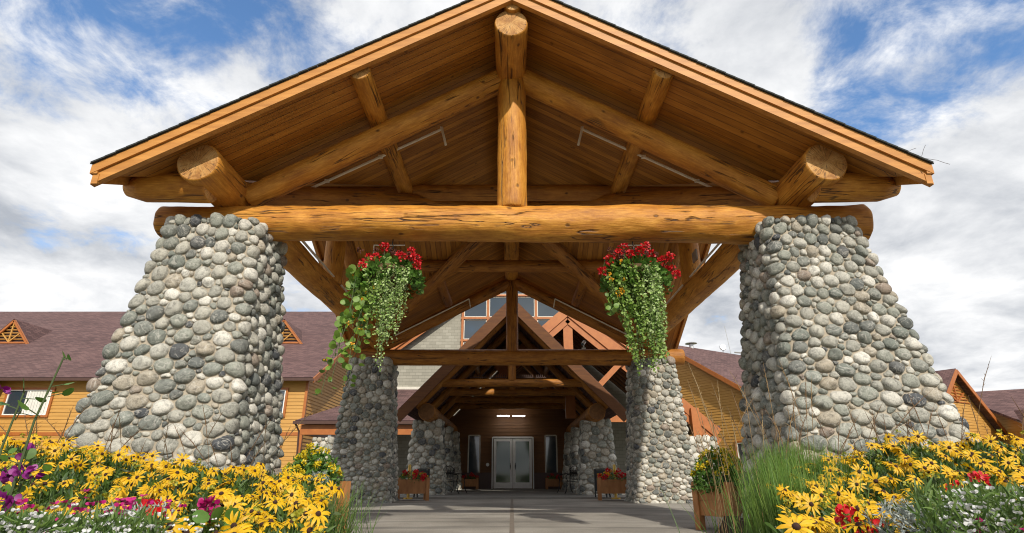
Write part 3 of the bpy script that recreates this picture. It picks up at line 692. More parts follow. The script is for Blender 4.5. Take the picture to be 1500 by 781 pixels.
m.build('fascia_board', M['trim'], lb)
m = MB(); m.box((-5.9, YL - .03, 5.07), (3.4, .05, .18)); m.build('flashing', M['frame_cream'], lb)
# tall window: columns and rows of panes under the rake
tw_ = MB(); fr = MB(); pn = MB(); xs = [-2.78, -1.36, 0, 1.36, 2.78]; zs = [6.4, 7.7, 8.98, 10.32, 11.5]
for i in range(4):
    for j in range(4):
        x0, x1 = xs[i] + .09, xs[i + 1] - .09; z0, z1 = zs[j] + .09, zs[j + 1] - .09
        lim = lambda x: rk(x) - .42
        if j == 3 and i in (0, 3): continue
        out_pts = [(x0, z0), (x1, z0)]
        za, zb = min(z1, lim(x0)), min(z1, lim(x1))
        P = [(x0, z0), (x1, z0)]
        if za >= z1 and zb >= z1: P += [(x1, z1), (x0, z1)]
        elif zb < z1 and za >= z1: xc = (12.2 - .42 - z1) / .76; P += [(x1, zb), (xc, z1), (x0, z1)]
        elif za < z1 and zb >= z1: xc = -(12.2 - .42 - z1) / .76; P += [(x1, z1), (xc, z1), (x0, za)]
        else: P += [(x1, zb), (x0, za)]
        P = [(a, max(b, z0 + .0)) for a, b in P]
        pn.poly([(a, YL - .05, b) for a, b in P])
        for k in range(len(P)):
            a = P[k]; b = P[(k + 1) % len(P)]; fr.beam((a[0], YL - .065, a[1]), (b[0], YL - .065, b[1]), .045, .05, (0, 1, 0))
for x in xs: tw_.beam((x, YL - .07, 6.3), (x, YL - .07, min(11.6, rk(x) - .12)), .12, .19, (0, 1, 0))
for z in zs[:4]: tw_.beam((-min(2.87, (12.0 - z) / .76), YL - .072, z), (min(2.87, (12.0 - z) / .76), YL - .072, z), .11, .17, (0, 1, 0))
for s in (-1, 1): tw_.beam((s * 2.87, YL - .068, rk(2.87) - .28), (0, YL - .068, 11.92), .10, .20, (0, 1, 0))
gw = tw_.build('window', M['trim'], lb); fr.build('window_frame', M['frame_cream'], gw); pn.build('pane', M['glass'], gw)
# amber entrance wall, porch shade put into its brown colour
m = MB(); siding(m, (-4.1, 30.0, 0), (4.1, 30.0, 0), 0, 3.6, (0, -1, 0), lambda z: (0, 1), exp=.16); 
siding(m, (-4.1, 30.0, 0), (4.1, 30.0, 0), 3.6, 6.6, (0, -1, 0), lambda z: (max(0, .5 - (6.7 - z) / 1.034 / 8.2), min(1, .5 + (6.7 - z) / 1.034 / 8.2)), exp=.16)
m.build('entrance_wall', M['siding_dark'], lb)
for x0, x1 in ((-4.1, -1.06), (1.1, 4.1)): m = MB(); m.box(((x0 + x1) / 2, 29.93, .40), (x1 - x0, .10, .8)); m.build('wainscot', M['gutter'], lb)
for s in (-1, 1):
    f = MB(); cx = s * 1.97 + .03
    for q in (-1, 1): f.box((cx + q * .29, 29.93, 1.45), (.06, .09, 2.3))
    for z in (.30, 2.60): f.box((cx, 29.931, z), (.52, .09, .06))
    o = f.build('window', M['frame_cream'], lb); g_ = MB(); g_.box((cx, 29.955, 1.45), (.52, .01, 2.24)); g_.build('pane', M['glass'], o)
for s in (-1, 1):
    cx = .04 + s * .49; f = MB()
    for q in (-1, 1): f.box((cx + q * .415, 29.90, 1.25), (.13, .06, 2.38))
    for z, h in ((.20, .28), (2.38, .14)): f.box((cx, 29.901, z), (.70, .06, h))
    d = f.build('door', M['white'], lb); g_ = MB(); g_.box((cx, 29.905, 1.32), (.70, .015, 1.98)); g_.build('pane', M['glass_reflected_green'], d)
    h = MB(); h.tube([(cx - s * .36, 29.84, .95), (cx - s * .36, 29.84, 1.25)], .014); h.box((cx - s * .36, 29.86, 1.10), (.05, .05, .12)); h.build('handle', M['iron'], d)
m = MB(); m.box((.04 - 1.04, 29.90, 1.27), (.06, .10, 2.5)); m.box((.04 + 1.04, 29.90, 1.27), (.06, .10, 2.5)); m.box((.04, 29.90, 2.50), (2.02, .10, .08)); m.build('door_frame', M['white'], lb)
m = MB(); m.tube([(-1.24, 29.92, 1.18), (-1.24, 29.88, 1.18)], .085, 14); m.build('door_button', M['white'], lb)

# ================================================================== STEEP ENTRANCE PORCH
ep = thing('entrance_porch', 'steep log framed porch on small river stone pillars before the glass doors', 'porch')
SP = 1.034; za = 7.1
roof_part('roof', [((-4.05, 20.3, za - SP * 4.05), (-4.05, 30.0, za - SP * 4.05), (0, 30.0, za), (0, 20.3, za)), ((4.05, 30.0, za - SP * 4.05), (4.05, 20.3, za - SP * 4.05), (0, 20.3, za), (0, 30.0, za))], M['roof'], ep, .12)
for s in (-1, 1):
    m = MB(); m.beam((s * 4.08, 20.25, za - SP * 4.08 - .30), (s * .0, 20.25, za - .30), .36, .07, (0, 1, 0)); m.build('fascia_board', M['barge'], ep)
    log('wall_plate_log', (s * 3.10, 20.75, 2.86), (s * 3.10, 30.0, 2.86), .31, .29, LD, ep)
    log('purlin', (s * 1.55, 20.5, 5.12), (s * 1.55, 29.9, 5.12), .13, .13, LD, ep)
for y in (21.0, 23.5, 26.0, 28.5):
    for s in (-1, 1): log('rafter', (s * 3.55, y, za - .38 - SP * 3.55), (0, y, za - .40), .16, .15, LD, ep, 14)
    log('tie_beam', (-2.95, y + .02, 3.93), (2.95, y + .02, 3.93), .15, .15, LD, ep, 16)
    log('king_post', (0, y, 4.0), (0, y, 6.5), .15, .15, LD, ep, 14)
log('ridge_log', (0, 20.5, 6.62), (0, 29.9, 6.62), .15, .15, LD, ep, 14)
core, st = pillar_meshes(31, (-.68, .74, -.65, .65), (-.45, .52, -.5, .5), 2.58, rmean=.105, segs=11)
p0 = core.build('stone_pillar', M['mortar'], ep, True, (3.14, 21.95, 0)); st.build('river_stones', M['stone'], p0, True)
core, st = pillar_meshes(32, (-.74, .68, -.65, .65), (-.52, .45, -.5, .5), 2.58, rmean=.105, segs=11)
p1 = core.build('stone_pillar', M['mortar'], ep, True, (-3.14, 21.95, 0)); st.build('river_stones', M['stone'], p1, True)
for src, x in ((p0, 3.14), (p1, -3.14)):
    for y in (25.2, 28.4):
        c = copy_tree(src, ep); c.location = (x - (.02 if x > 0 else -.02), y, 0)
for x in (-.45, .35): m = MB(); m.box((x, 29.3, 3.52), (.62, .10, .05)); m.build('ceiling_light', M['lamp'], ep)
m = MB()
for x0 in (-1.6, -.85, .18, .93):
    for k in range(9): m.box((x0 + k * .075, 21.25, 4.22), (.018, .02, .12))
    m.beam((x0 - .03, 21.25, 4.18), (x0 + .63, 21.25, 4.18), .02, .02)
m.build('heater_grille', M['gutter'], ep)

# ================================================================== RIGHT PORCH GABLE (orange boards)
rp = thing('side_gable_porch', 'orange framed gabled porch with exposed rafters right of the entrance', 'porch')
ax, az, sy = 2.55, 8.02, 25.0; SR = .87
roof_part('roof', [((ax - 3.2, sy - .3, az - SR * 3.2), (ax - 3.2, 30.4, az - SR * 3.2), (ax, 30.4, az), (ax, sy - .3, az)), ((8.75, 30.4, az - SR * 6.2), (8.75, sy - .3, az - SR * 6.2), (ax, sy - .3, az), (ax, 30.4, az))], M['roof'], rp, .10)
for s, ln in ((-1, 3.2), (1, 6.25)):
    m = MB(); m.beam((ax + s * ln, sy - .34, az - SR * ln - .22), (ax, sy - .34, az - .22), .42, .07, (0, 1, 0)); m.beam((ax + s * ln, sy - .27, az - SR * ln - .62), (ax, sy - .27, az - .62), .36, .07, (0, 1, 0)); m.build('fascia_board', M['trim'], rp)
for k in range(7):
    y = sy + .25 + k * .75; m = MB()
    for s, ln in ((-1, 3.0), (1, 6.0)): m.beam((ax + s * ln, y, az - SR * ln - .22), (ax, y, az - .22), .09, .22, (0, 1, 0))
    m.build('rafter', M['siding_dark'], rp)
m = MB(); m.beam((ax, sy - .1, 3.0), (ax, sy - .1, az - .3), .42, .30, (0, 1, 0)); m.build('king_post', M['trim'], rp)
m = MB(); m.beam((3.60, 24.6, 4.15), (5.05, 24.6, 5.6), .24, .3, (0, 1, 0)); m.build('brace', M['trim'], rp)
m = MB(); m.box((7.85, 24.6, 2.75), (.34, .3, 1.3)); m.build('post', M['trim'], rp)
m = MB(); m.beam((3.6, 24.75, 3.0), (7.6, 24.75, 3.0), .2, .34); m.build('beam', M['trim'], rp)
m = MB(); m.tube([(8.85, sy - .35, 2.62), (8.85, 30.2, 2.62)], .07); m.build('gutter', M['gutter'], rp)
pillar(41, (7.0, 8.75, 23.7, 25.2), (7.2, 8.4, 23.9, 25.0), 2.12, rp, rmean=.1, segs=10)

# ================================================================== RIGHT WINGS
def gable_block(name, label, apex, wdir, rdir, slope, span, length, vent=False, windows=(), over=.45):
    """apex: ridge end; wdir: unit vector along the gable wall (downhill, towards the viewer); rdir: ridge direction away from the gable"""
    t = thing(name, label, 'building'); A = Vector(apex); wd_ = Vector((*wdir, 0)).normalized(); rd = Vector((*rdir, 0)).normalized(); up = Vector((0, 0, 1))
    ez = A.z - slope * span; base = Vector((A.x, A.y, 0)); outv = -rd
    m = MB(); L0 = base - wd_ * span; L1 = base + wd_ * span
    siding(m, L0, L1, 0, A.z - .15, outv, lambda z: ((0, 1) if z < ez else ((z - ez) / (A.z - ez) * .5, 1 - (z - ez) / (A.z - ez) * .5)), exp=.17)
    siding(m, L1, L1 + rd * length, 0, ez, wd_, exp=.17); m.build('clapboard_wall', M['siding'], t)
    f = over; e = wd_ * (span + .5) ; ze = A.z - slope * (span + .5)
    q = [((base - e - rd * f) + up * ze, (base - e + rd * length) + up * ze, (base + rd * length) + up * A.z, (base - rd * f) + up * A.z),
         ((base + e + rd * length) + up * ze, (base + e - rd * f) + up * ze, (base - rd * f) + up * A.z, (base + rd * length) + up * A.z)]
    roof_part('roof', q, M['roof'], t, .14)
    m = MB()
    for s in (-1, 1): m.beam((base + e * s - rd * (f + .03)) + up * (ze - .17), (base - rd * (f + .03)) + up * (A.z - .17), .26, .05, rd)
    m.build('fascia_board', M['trim'], t)
    m = MB(); m.beam((base + e - rd * f) + up * (ze - .08), (base + e + rd * length) + up * (ze - .08), .14, .14); m.build('gutter', M['gutter'], t)
    if vent:
        m = MB(); n = 8; vh = 1.5
        for i in range(n):
            z = A.z - .5 - vh + vh * i / n; hw = (A.z - .5 - z) / slope * .9
            m.beam(base - wd_ * hw - rd * .05 + up * z, base + wd_ * hw - rd * .05 + up * z, .05, .06)
        for s in (-1, 0, 1): m.beam(base - rd * .08 + up * (A.z - .5 - vh), base - rd * .08 + wd_ * s * 1.1 + up * (A.z - .8 - .6 * abs(s)), .08, .08, rd)
        m.build('gable_vent', M['trim'], t)
    for u, z, ww, hh in windows: window(t, base + wd_ * u + up * z - rd * .03, ww, hh, outv, panes=1)
    return t
rw = gable_block('lodge_wing', 'amber wing right of the canopy with vent and antenna on its ridge', (11.1, 39.4, 9.54), (.515, -.857), (.857, .515), .632, 8.0, 26, windows=((5.5, 1.8, 1.2, 1.4),))
m = MB(); rb = Vector((11.1, 39.4, 9.54)); rdv = Vector((.857, .515, 0))
p = rb + rdv * 2.6; m.tube([p + Vector((0, 0, -.1)), p + Vector((0, 0, .25))], .16, 12); m.tube([p + Vector((0, 0, .28)), p + Vector((0, 0, .34))], [.45, .38], 14); m.build('roof_vent', M['steel'], rw)
m = MB(); p = rb + rdv * 7.0; m.tube([p, p + Vector((-.2, 0, 2.2))], .025); m.tube([p + Vector((-.6, 0, 0)), p + Vector((-.6, -.1, .45))], .03)
m.tube([p + Vector((-.62, -.12, .45)), p + Vector((-.62, -.2, .47))], [.26, .22], 12); m.tube([p + Vector((.3, 0, .1)), p + Vector((1.5, .3, .1))], .06); m.build('antenna', M['steel'], rw)
fg = gable_block('lodge_gable', 'far right amber gable end with louvred vent and narrow windows', (27.4, 35, 6.9), (.866, .5), (-.5, .866), .80, 4.6, 6, True, ((-.9, 1.9, .75, 1.5), (.9, 1.9, .75, 1.5), (2.7, 1.9, .75, 1.5)))
fr_ = thing('lodge_annex', 'plum roofed annex with one small dormer at the far right edge', 'building')
roof_part('roof', [((30.3, 26.9, .3), (60, 20.4, .3), (60, 34, 7.2), (31.0, 40.0, 6.1))], M['roof'], fr_, .14)
dormer(fr_, 30.7, 33.5, 3.45, .55, .8, 1.4)
m = MB(); siding(m, (31.3, 27.6, 0), (31.6, 39.8, 0), 0, 5.8, (-1, 0, 0), lambda z: (min(.98, z / 6.0), 1)); m.build('clapboard_wall', M['siding'], fr_)

#%%VEG
# ================================================================== PLANTERS, BENCHES, BOLLARDS
def make_planter(name, label, loc, rz, wd, dp, ht, group=None, panel=.40):
    t = thing(name, label, 'planter', loc, rz, group)
    for sx in (-1, 1):
        for sy_ in (-1, 1):
            m = MB(); m.box((sx * wd / 2, sy_ * dp / 2, ht / 2), (.10, .10, ht)); m.build('leg', M['planter'], t)
    nb = 2
    for sy_ in (-1, 1):
        m = MB()
        for k in range(nb): m.box((0, sy_ * dp / 2, ht - .05 - panel * (k + .5) / nb), (wd - .102, .04, panel / nb - .006))
        m.box((0, sy_ * (dp / 2 - .008), ht - .05 - panel / 2), (wd - .11, .02, panel - .01)); m.build('side_panel', M['planter'], t)
    for sx in (-1, 1):
        m = MB()
        for k in range(nb): m.box((sx * wd / 2, 0, ht - .05 - panel * (k + .5) / nb), (.04, dp - .102, panel / nb - .006))
        m.box((sx * (wd / 2 - .008), 0, ht - .05 - panel / 2), (.02, dp - .11, panel - .01)); m.build('side_panel', M['planter'], t)
    m = MB(); m.box((0, 0, ht - .12), (wd - .05, dp - .05, .03)); m.build('soil', M['soil'], t)
    return t
make_planter('wooden_planter', 'cedar planter of red and yellow flowers against the left rear pillar', (-3.02, 18.1, 0), R(14), .86, .60, .64, 'cedar planters under the canopy')
make_planter('wooden_planter', 'cedar planter of red and orange flowers against the right rear pillar', (3.12, 18.25, 0), R(-6), .90, .60, .64, 'cedar planters under the canopy')
make_planter('wooden_planter', 'small cedar planter left of the glass entrance doors', (-2.05, 29.0, .04), 0, .72, .5, .52, 'cedar planters under the canopy', .34)
make_planter('wooden_planter', 'small cedar planter right of the glass entrance doors', (2.05, 29.0, .04), 0, .72, .5, .52, 'cedar planters under the canopy', .34)
make_planter('wooden_planter', 'cedar planter beside the tall green grass at the right flower bed', (3.10, 8.6, 0), R(28), .60, .60, .64, 'cedar planters under the canopy', .40)
make_planter('wooden_planter', 'cedar planter at the right end of the left flower bed', (-2.52, 7.5, 0), R(-22), .58, .58, .66, 'cedar planters under the canopy', .42)

def make_bench(label, loc, rz):
    t = thing('garden_bench', label, 'bench', loc, rz, 'wrought iron benches by the porch pillars'); wd = 1.15
    m = MB()
    for k in range(9): y = -.2 + k * .05; m.beam((-wd / 2, y, .44 + .01 * math.sin(k)), (wd / 2, y, .44 + .01 * math.sin(k)), .028, .012)
    m.build('seat', M['iron'], t)
    m = MB(); m.tube([(-wd / 2, .24, .88), (-wd / 4, .25, .97), (0, .25, 1.0), (wd / 4, .25, .97), (wd / 2, .24, .88)], .014); m.tube([(-wd / 2, .22, .50), (wd / 2, .22, .50)], .012)
    for k in range(5):
        cx = -wd / 2 + wd * (k + .5) / 5; m.tube([(cx + .09 * math.cos(a) * (1 - a / 14), .235, .71 + .16 * math.sin(a) * (1 - a / 14)) for a in [q * .5 for q in range(20)]], .009, 5)
    for k in range(6): cx = -wd / 2 + wd * k / 5; m.tube([(cx, .22, .5), (cx + .02, .24, .7), (cx, .245, .92)], .009, 5)
    m.build('backrest', M['iron'], t)
    for sx in (-1, 1):
        for fy, top_ in ((-.22, .44), (.22, .9)):
            m = MB(); m.tube([(sx * wd / 2, fy, top_), (sx * wd / 2, fy * 1.02, .3), (sx * wd / 2, fy * 1.15, .12), (sx * wd / 2, fy * 1.45, 0.012)], .017); m.build('leg', M['iron'], t)
        m = MB(); m.tube([(sx * wd / 2, .23, .70), (sx * wd / 2, .05, .71), (sx * wd / 2, -.20, .68), (sx * wd / 2, -.26, .60), (sx * wd / 2, -.22, .52), (sx * wd / 2, -.20, .44)], .016); m.build('armrest', M['iron'], t)
    return t
make_bench('black wrought iron bench before the left porch pillars', (-2.18, 22.9, .04), R(80))
make_bench('black wrought iron bench before the right porch pillars', (2.18, 22.9, .04), R(-80))
for x, lab in ((-3.28, 'brass post standing behind the left rear planter'), (3.28, 'brass post standing behind the right rear planter')):
    t = thing('brass_post', lab, 'post', (x, 18.95, 0)); m = MB(); m.tube([(0, 0, .0), (0, 0, .04)], .15, 16); m.build('base', M['brass'], t)
    m = MB(); m.tube([(0, 0, .04), (0, 0, 1.02), (0, 0, 1.03)], [.045, .045, .02], 12); m.build('pole', M['brass'], t)
for x, rz, lab in ((-2.86, 30, 'black framed sandwich board beside the left rear planter'), (2.86, -30, 'black framed sandwich board beside the right rear planter')):
    t = thing('sign_board', lab, 'sign', (x, 19.25, .04), R(rz)); f = MB()
    for sx in (-1, 1): f.beam((sx * .19, 0, 0), (sx * .19, .04, .86), .04, .03); f.beam((sx * .19, .3, 0), (sx * .19, .06, .86), .04, .03)
    f.beam((-.19, .04, .85), (.19, .04, .85), .035, .035); f.build('frame', M['iron'], t); f = MB(); f.beam((0, 0.01, .18), (0, .045, .82), .35, .012, (0, 1, 0)); f.build('panel', M['iron'], t)

# ================================================================== FOLIAGE GENERATORS (vectorised)
class Leafs:
    def __init__(s): s.V = []; s.F = []; s.n = 0
    def add(s, P, D, Lf, W, kind='lance', fold=.25, rg=rng):
        """P (n,3) bases, D (n,3) directions, L, W (n,)"""
        n = len(P); P = np.asarray(P, float); D = np.asarray(D, float); D = D / np.linalg.norm(D, axis=1, keepdims=True)
        Lf = np.broadcast_to(Lf, n)[:, None]; W = np.broadcast_to(W, n)[:, None]
        A = rg.normal(size=(n, 3)); S = np.cross(D, A); S /= np.linalg.norm(S, axis=1, keepdims=True); Nn = np.cross(S, D)
        if kind == 'lance':
            v = [P, P + D * Lf * .35 + S * W * .5 + Nn * W * fold, P + D * Lf * .75 + S * W * .32 + Nn * W * fold * .4 - Nn * Lf * .04, P + D * Lf - Nn * Lf * .14,
                 P + D * Lf * .75 - S * W * .32 + Nn * W * fold * .4 - Nn * Lf * .04, P + D * Lf * .35 - S * W * .5 + Nn * W * fold, P + D * Lf * .4, P + D * Lf * .78 - Nn * Lf * .06]
            f = [(0, 1, 6), (0, 6, 5), (1, 2, 7, 6), (5, 6, 7, 4), (2, 3, 7), (4, 7, 3)]
        elif kind == 'disc':
            C = P + D * Lf * .5; k = 9; v = [C + Nn * W * -.06]
            for i in range(k):
                a = 2 * math.pi * i / k; v.append(C + D * Lf * .5 * math.cos(a) + S * W * .5 * math.sin(a) + Nn * W * (.05 * math.cos(2 * a)))
            f = [(0, 1 + i, 1 + (i + 1) % k) for i in range(k)]
        elif kind == 'blade':
            v = []; fs_ = [0, .35, .7, 1.0]
            for t in fs_:
                c = P + D * Lf * t; c = c + np.array([0, 0, -1.0]) * Lf * fold * t ** 2.4; ww = W * (1 - t ** 1.6) * .5 + .0004
                v += [c - S * ww, c + S * ww]
            f = [(2 * i, 2 * i + 1, 2 * i + 3, 2 * i + 2) for i in range(3)]
        elif kind == 'petal':
            v = [P - S * W * .18, P + S * W * .18, P + D * Lf * .5 + S * W * .5 + Nn * W * .15, P + D * Lf * .5 - S * W * .5 + Nn * W * .15, P + D * Lf * .5 - Nn * W * .05,
                 P + D * Lf * .88 + S * W * .33 - Nn * Lf * fold * .6, P + D * Lf * .88 - S * W * .33 - Nn * Lf * fold * .6, P + D * Lf - Nn * Lf * fold]
            f = [(0, 1, 2, 4), (0, 4, 3), (4, 2, 5, 7), (3, 4, 7, 6)]
        k = len(v); V = np.stack(v, 1).reshape(-1, 3); s.V.append(V)
        base = s.n + np.arange(n)[:, None] * k
        for q in f: s.F.append((base + np.array(q)[None]))
        s.n += n * k
    def build(s, name, mat, parent=None, smooth=True):
        V = np.concatenate(s.V); fs = []
        for a in s.F: fs += a.tolist()
        me = bpy.data.meshes.new(name); me.from_pydata(V.tolist(), [], fs); me.materials.append(mat)
        if smooth: me.polygons.foreach_set('use_smooth', [True] * len(me.polygons))
        o = bpy.data.objects.new(name, me); col.objects.link(o)
        if parent: o.parent = parent
        return o
def rdir(n, up=.3, rg=rng):
    d = rg.normal(size=(n, 3)); d[:, 2] += up * 2; return d / np.linalg.norm(d, axis=1, keepdims=True)
def bloom_cluster(lf, centre, r, n, w, rg=rng):        # a round head of many small petals
    d = rdir(n, .15, rg); P = np.asarray(centre) + d * r * rg.uniform(.65, 1, (n, 1)); lf.add(P, d + rg.normal(0, .7, (n, 3)), w, w * .85, 'disc', rg=rg)

# ---------------------------------------------------------------- hanging baskets
def basket(label, x, seed, left):
    rg = np.random.default_rng(seed); Y = 7.38
    t = thing('hanging_basket', label, 'hanging basket', (x, Y, 3.86), 0, 'flower baskets hung from the front tie beam')
    m = MB(); m.tube([(0, 0, .12), (0, 0, -.02), (.02, 0, -.05), (0, 0, -.08)], .008, 5)
    for a in (0, 2.1, 4.2): m.tube([(0, 0, -.07), (.27 * math.cos(a), .27 * math.sin(a), -.44)], .006, 4)
    m.build('hanger', M['iron'], t)
    m = MB(); seg = 24; prof = [(.30, -.42), (.31, -.46), (.27, -.58), (.17, -.72), (.03, -.80)]; vs = []
    for r_, z in prof: vs += [(r_ * math.cos(2 * math.pi * k / seg), r_ * math.sin(2 * math.pi * k / seg), z) for k in range(seg)]
    m.add(vs, [(i * seg + k, i * seg + (k + 1) % seg, (i + 1) * seg + (k + 1) % seg, (i + 1) * seg + k) for i in range(4) for k in range(seg)] + [tuple(range(4 * seg, 5 * seg))]); m.build('coir_bowl', M['coir'], t, True)
    top_ = Leafs(); n = 900; a = rg.uniform(0, 6.28, n); q = np.sqrt(rg.uniform(0, 1, n)); P = np.stack([.46 * q * np.cos(a), .36 * q * np.sin(a), -.30 - .30 * q ** 3 + rg.uniform(-.16, .06, n)], 1)
    top_.add(P, np.stack([np.cos(a) * .8, np.sin(a) * .8, rg.uniform(-.4, .9, n)], 1), rg.uniform(.045, .08, n), rg.uniform(.045, .075, n), 'disc', rg=rg); top_.build('geranium_leaves', M['leaf_mid'], t)
    st = MB()
    def bloom(nm, mt, c, r_, n_, w_): b_ = Leafs(); bloom_cluster(b_, c, r_, n_, w_, rg); b_.build(nm, M[mt], t)
    spots = [(-.36, -.22), (-.30, -.32), (-.20, -.10), (-.06, .02), (.02, -.14), (-.14, -.20), (.12, .0), (.20, -.10), (.30, -.16), (.37, -.24), (.27, -.02), (-.26, -.12), (.34, -.10)] if left else \
            [(-.40, -.32), (-.33, -.22), (-.22, -.04), (-.14, .07), (-.08, -.08), (.02, -.02), (.10, .06), (.12, -.12), (.20, .0), (.30, -.14), (.38, -.12), (.43, -.20), (.36, -.28), (-.26, -.14), (.45, -.36), (-.42, -.40)]
    for i, (sx, sz) in enumerate(spots):
        yy = -.16 + rg.uniform(-.14, .14); sx = sx * (1.08 if left else 1.18); c = (sx, yy, -.19 + sz * .85 + rg.uniform(-.05, .05))
        bloom('geranium_blossom', 'petal_red', c, .048 + .016 * rg.random(), 56, .032); st.tube([(sx * .7, yy * .6, -.42), (sx * .9, yy, -.3), c], .004, 4)
    for i in range(9): bloom('spent_blossom', 'spent', (rg.uniform(-.4, .4), rg.uniform(-.3, 0), rg.uniform(-.34, -.12)), .036, 34, .022)
    st.build('flower_stalks', M['stem'], t)
    # trailing ivy: strands with small pale leaves
    def strands(name, mat, xs, ylo, ln, nl, size, lean=0, jit=.05):
        lf = Leafs(); cord = MB()
        for x0, l_ in zip(xs, ln):
            yy = rg.uniform(*ylo); y0 = -.20 * (1 - (x0 / .45) ** 2) + yy; k = int(nl * l_); tt = np.linspace(0, 1, k)
            ph = rg.uniform(0, 6); X = x0 * (1 - .35 * tt) + lean * tt * l_ + jit * np.sin(tt * 5 + ph); Yv = y0 - .10 * np.sin(np.minimum(tt * 3, 1.57)) + .03 * np.sin(tt * 7 + ph); Z = -.46 - tt * l_ - 0 * tt
            P = np.stack([X, Yv, Z], 1) + rg.normal(0, .016, (k, 3)); d = np.stack([rg.normal(0, .8, k), rg.normal(-.5, .6, k), rg.normal(-.3, .5, k)], 1)
            lf.add(P, d, rg.uniform(size * .8, size * 1.3, k), rg.uniform(size * .6, size, k), 'disc', rg=rg); cord.tube([(X[i], Yv[i], Z[i]) for i in range(0, k, max(1, k // 7))], .0035, 4)
        o = lf.build(name, mat, t); cord.build('trailing_stems', M['stem'], o)
    if left:
        strands('variegated_ivy', M['ivy'], rg.uniform(-.05, .30, 22), (-.16, .1), rg.uniform(.45, 1.05, 22), 95, .030, 0)
        strands('variegated_ivy', M['ivy'], rg.uniform(.02, .16, 7), (-.1, .1), rg.uniform(1.0, 1.42, 7), 75, .028, 0, .02)
        strands('trailing_vine', M['ivy_dark'], rg.uniform(-.25, .02, 12), (-.1, .15), rg.uniform(.4, 1.0, 12), 70, .036, -.05)
        lf = Leafs(); stm = MB(); fl = Leafs(); n = 0
        for k in range(13):
            x0 = rg.uniform(-.42, -.10); l_ = rg.uniform(.7, 1.78); kk = int(l_ * 15); tt = np.linspace(0, 1, kk); X = x0 - .10 * tt * l_ * (1.7 if l_ > 1.2 else .8) + .03 * np.sin(tt * 6 + k); Z = -.42 - tt * l_; Yv = -.15 + rg.uniform(-.14, .2) + .03 * np.sin(tt * 5)
            P = np.stack([X, Yv, Z], 1); big = .150 - .080 * tt; d = np.stack([rg.normal(-.2, .8, kk), np.full(kk, .25) * rg.normal(0, .5, kk), rg.normal(.2, .6, kk)], 1)
            P2 = P + d * .05; s_ = big * rg.uniform(.7, 1.15, kk); lf.add(P2 - d * s_[:, None] * .0, d, s_, s_, 'disc', rg=rg); stm.tube([tuple(p) for p in P], .004, 4)
            for i in range(kk):
                if rg.random() < .02 + .11 * tt[i]: bloom('nasturtium_flower', 'petal_orange', P[i] + np.array([rg.normal(0, .04), -.07, rg.normal(0, .03)]), .014, 8, .026)
        lf.build('nasturtium_leaves', M['leaf_light'], t); stm.build('nasturtium_stems', M['stem'], t)
    else:
        strands('variegated_ivy', M['ivy'], rg.uniform(.0, .30, 26), (-.16, .1), rg.uniform(.7, 1.36, 26), 85, .036, .03, .04)
        strands('trailing_vine', M['ivy_dark'], rg.uniform(-.42, -.02, 30), (-.12, .15), rg.uniform(.6, 1.45, 30), 80, .038, .08, .05)
        strands('trailing_vine', M['ivy'], rg.uniform(-.15, .25, 9), (0, .2), rg.uniform(1.0, 1.42, 9), 55, .026, 0, .04)
        lf = Leafs(); fl = Leafs()
        n = 150; P = np.stack([rg.uniform(-.42, -.14, n), rg.uniform(-.32, -.02, n), rg.uniform(-1.1, -.34, n)], 1); s_ = rg.uniform(.045, .095, n); lf.add(P, rdir(n, .2, rg) * [1, .3, 1], s_, s_, 'disc', rg=rg); lf.build('nasturtium_leaves', M['leaf_light'], t)
        for k in range(8): bloom('nasturtium_flower', 'petal_orange', (rg.uniform(-.44, -.2), rg.uniform(-.38, -.25), rg.uniform(-1.0, -.4)), .018, 9, .028)
    return t
basket('left hanging basket, long nasturtium trail sweeping down its left side', -1.72, 101, True)
basket('right hanging basket, crowded red geraniums over a straight ivy curtain', 1.74, 102, False)

# ---------------------------------------------------------------- flowers in the planters
def planter_plant(label, loc, wx, wy, h, seed, spec, dense=500):
    rg = np.random.default_rng(seed); t = thing('bedding_plant', label, 'flowers', loc, 0, 'flowers growing in the cedar planters')
    lf = Leafs(); n = dense; a = rg.uniform(0, 6.28, n); q = np.sqrt(rg.uniform(0, 1, n)); hh = h * (1 - .6 * q ** 2)
    P = np.stack([wx / 2 * q * np.cos(a), wy / 2 * q * np.sin(a), hh * rg.uniform(-.1, 1, n)], 1); lf.add(P, rdir(n, .35, rg), rg.uniform(.05, .09, n), rg.uniform(.02, .035, n), 'lance', rg=rg); lf.build('foliage', M['leaf_mid'], t)
    for nm, mat, cnt, r_ in spec:
        fl = Leafs()
        for k in range(cnt):
            a = rg.uniform(0, 6.28); q = math.sqrt(rg.uniform(0, 1)); bloom_cluster(fl, (wx / 2 * q * math.cos(a), wy / 2 * q * math.sin(a) - .03, h * (1 - .6 * q * q) * rg.uniform(.75, 1.15)), r_, 26, r_ * .9, rg)
        fl.build(nm, M[mat], t)
planter_plant('red and yellow flowers in the left rear planter', (-3.02, 18.1, .52), .95, .7, .30, 1, [('red_blossoms', 'petal_red', 12, .055), ('yellow_blossoms', 'petal_lemon', 10, .045)])
planter_plant('red and orange flowers in the right rear planter', (3.12, 18.25, .52), 1.0, .7, .30, 2, [('red_blossoms', 'petal_red', 15, .055), ('orange_blossoms', 'petal_orange', 6, .05), ('yellow_blossoms', 'petal_lemon', 3, .04)])
planter_plant('red flowers in the small planter left of the doors', (-2.05, 29.0, .46), .8, .5, .26, 3, [('red_blossoms', 'petal_red', 12, .05)], 250)
planter_plant('dark red flowers in the small planter right of the doors', (2.05, 29.0, .46), .8, .5, .24, 4, [('red_blossoms', 'petal_red', 10, .045)], 250)
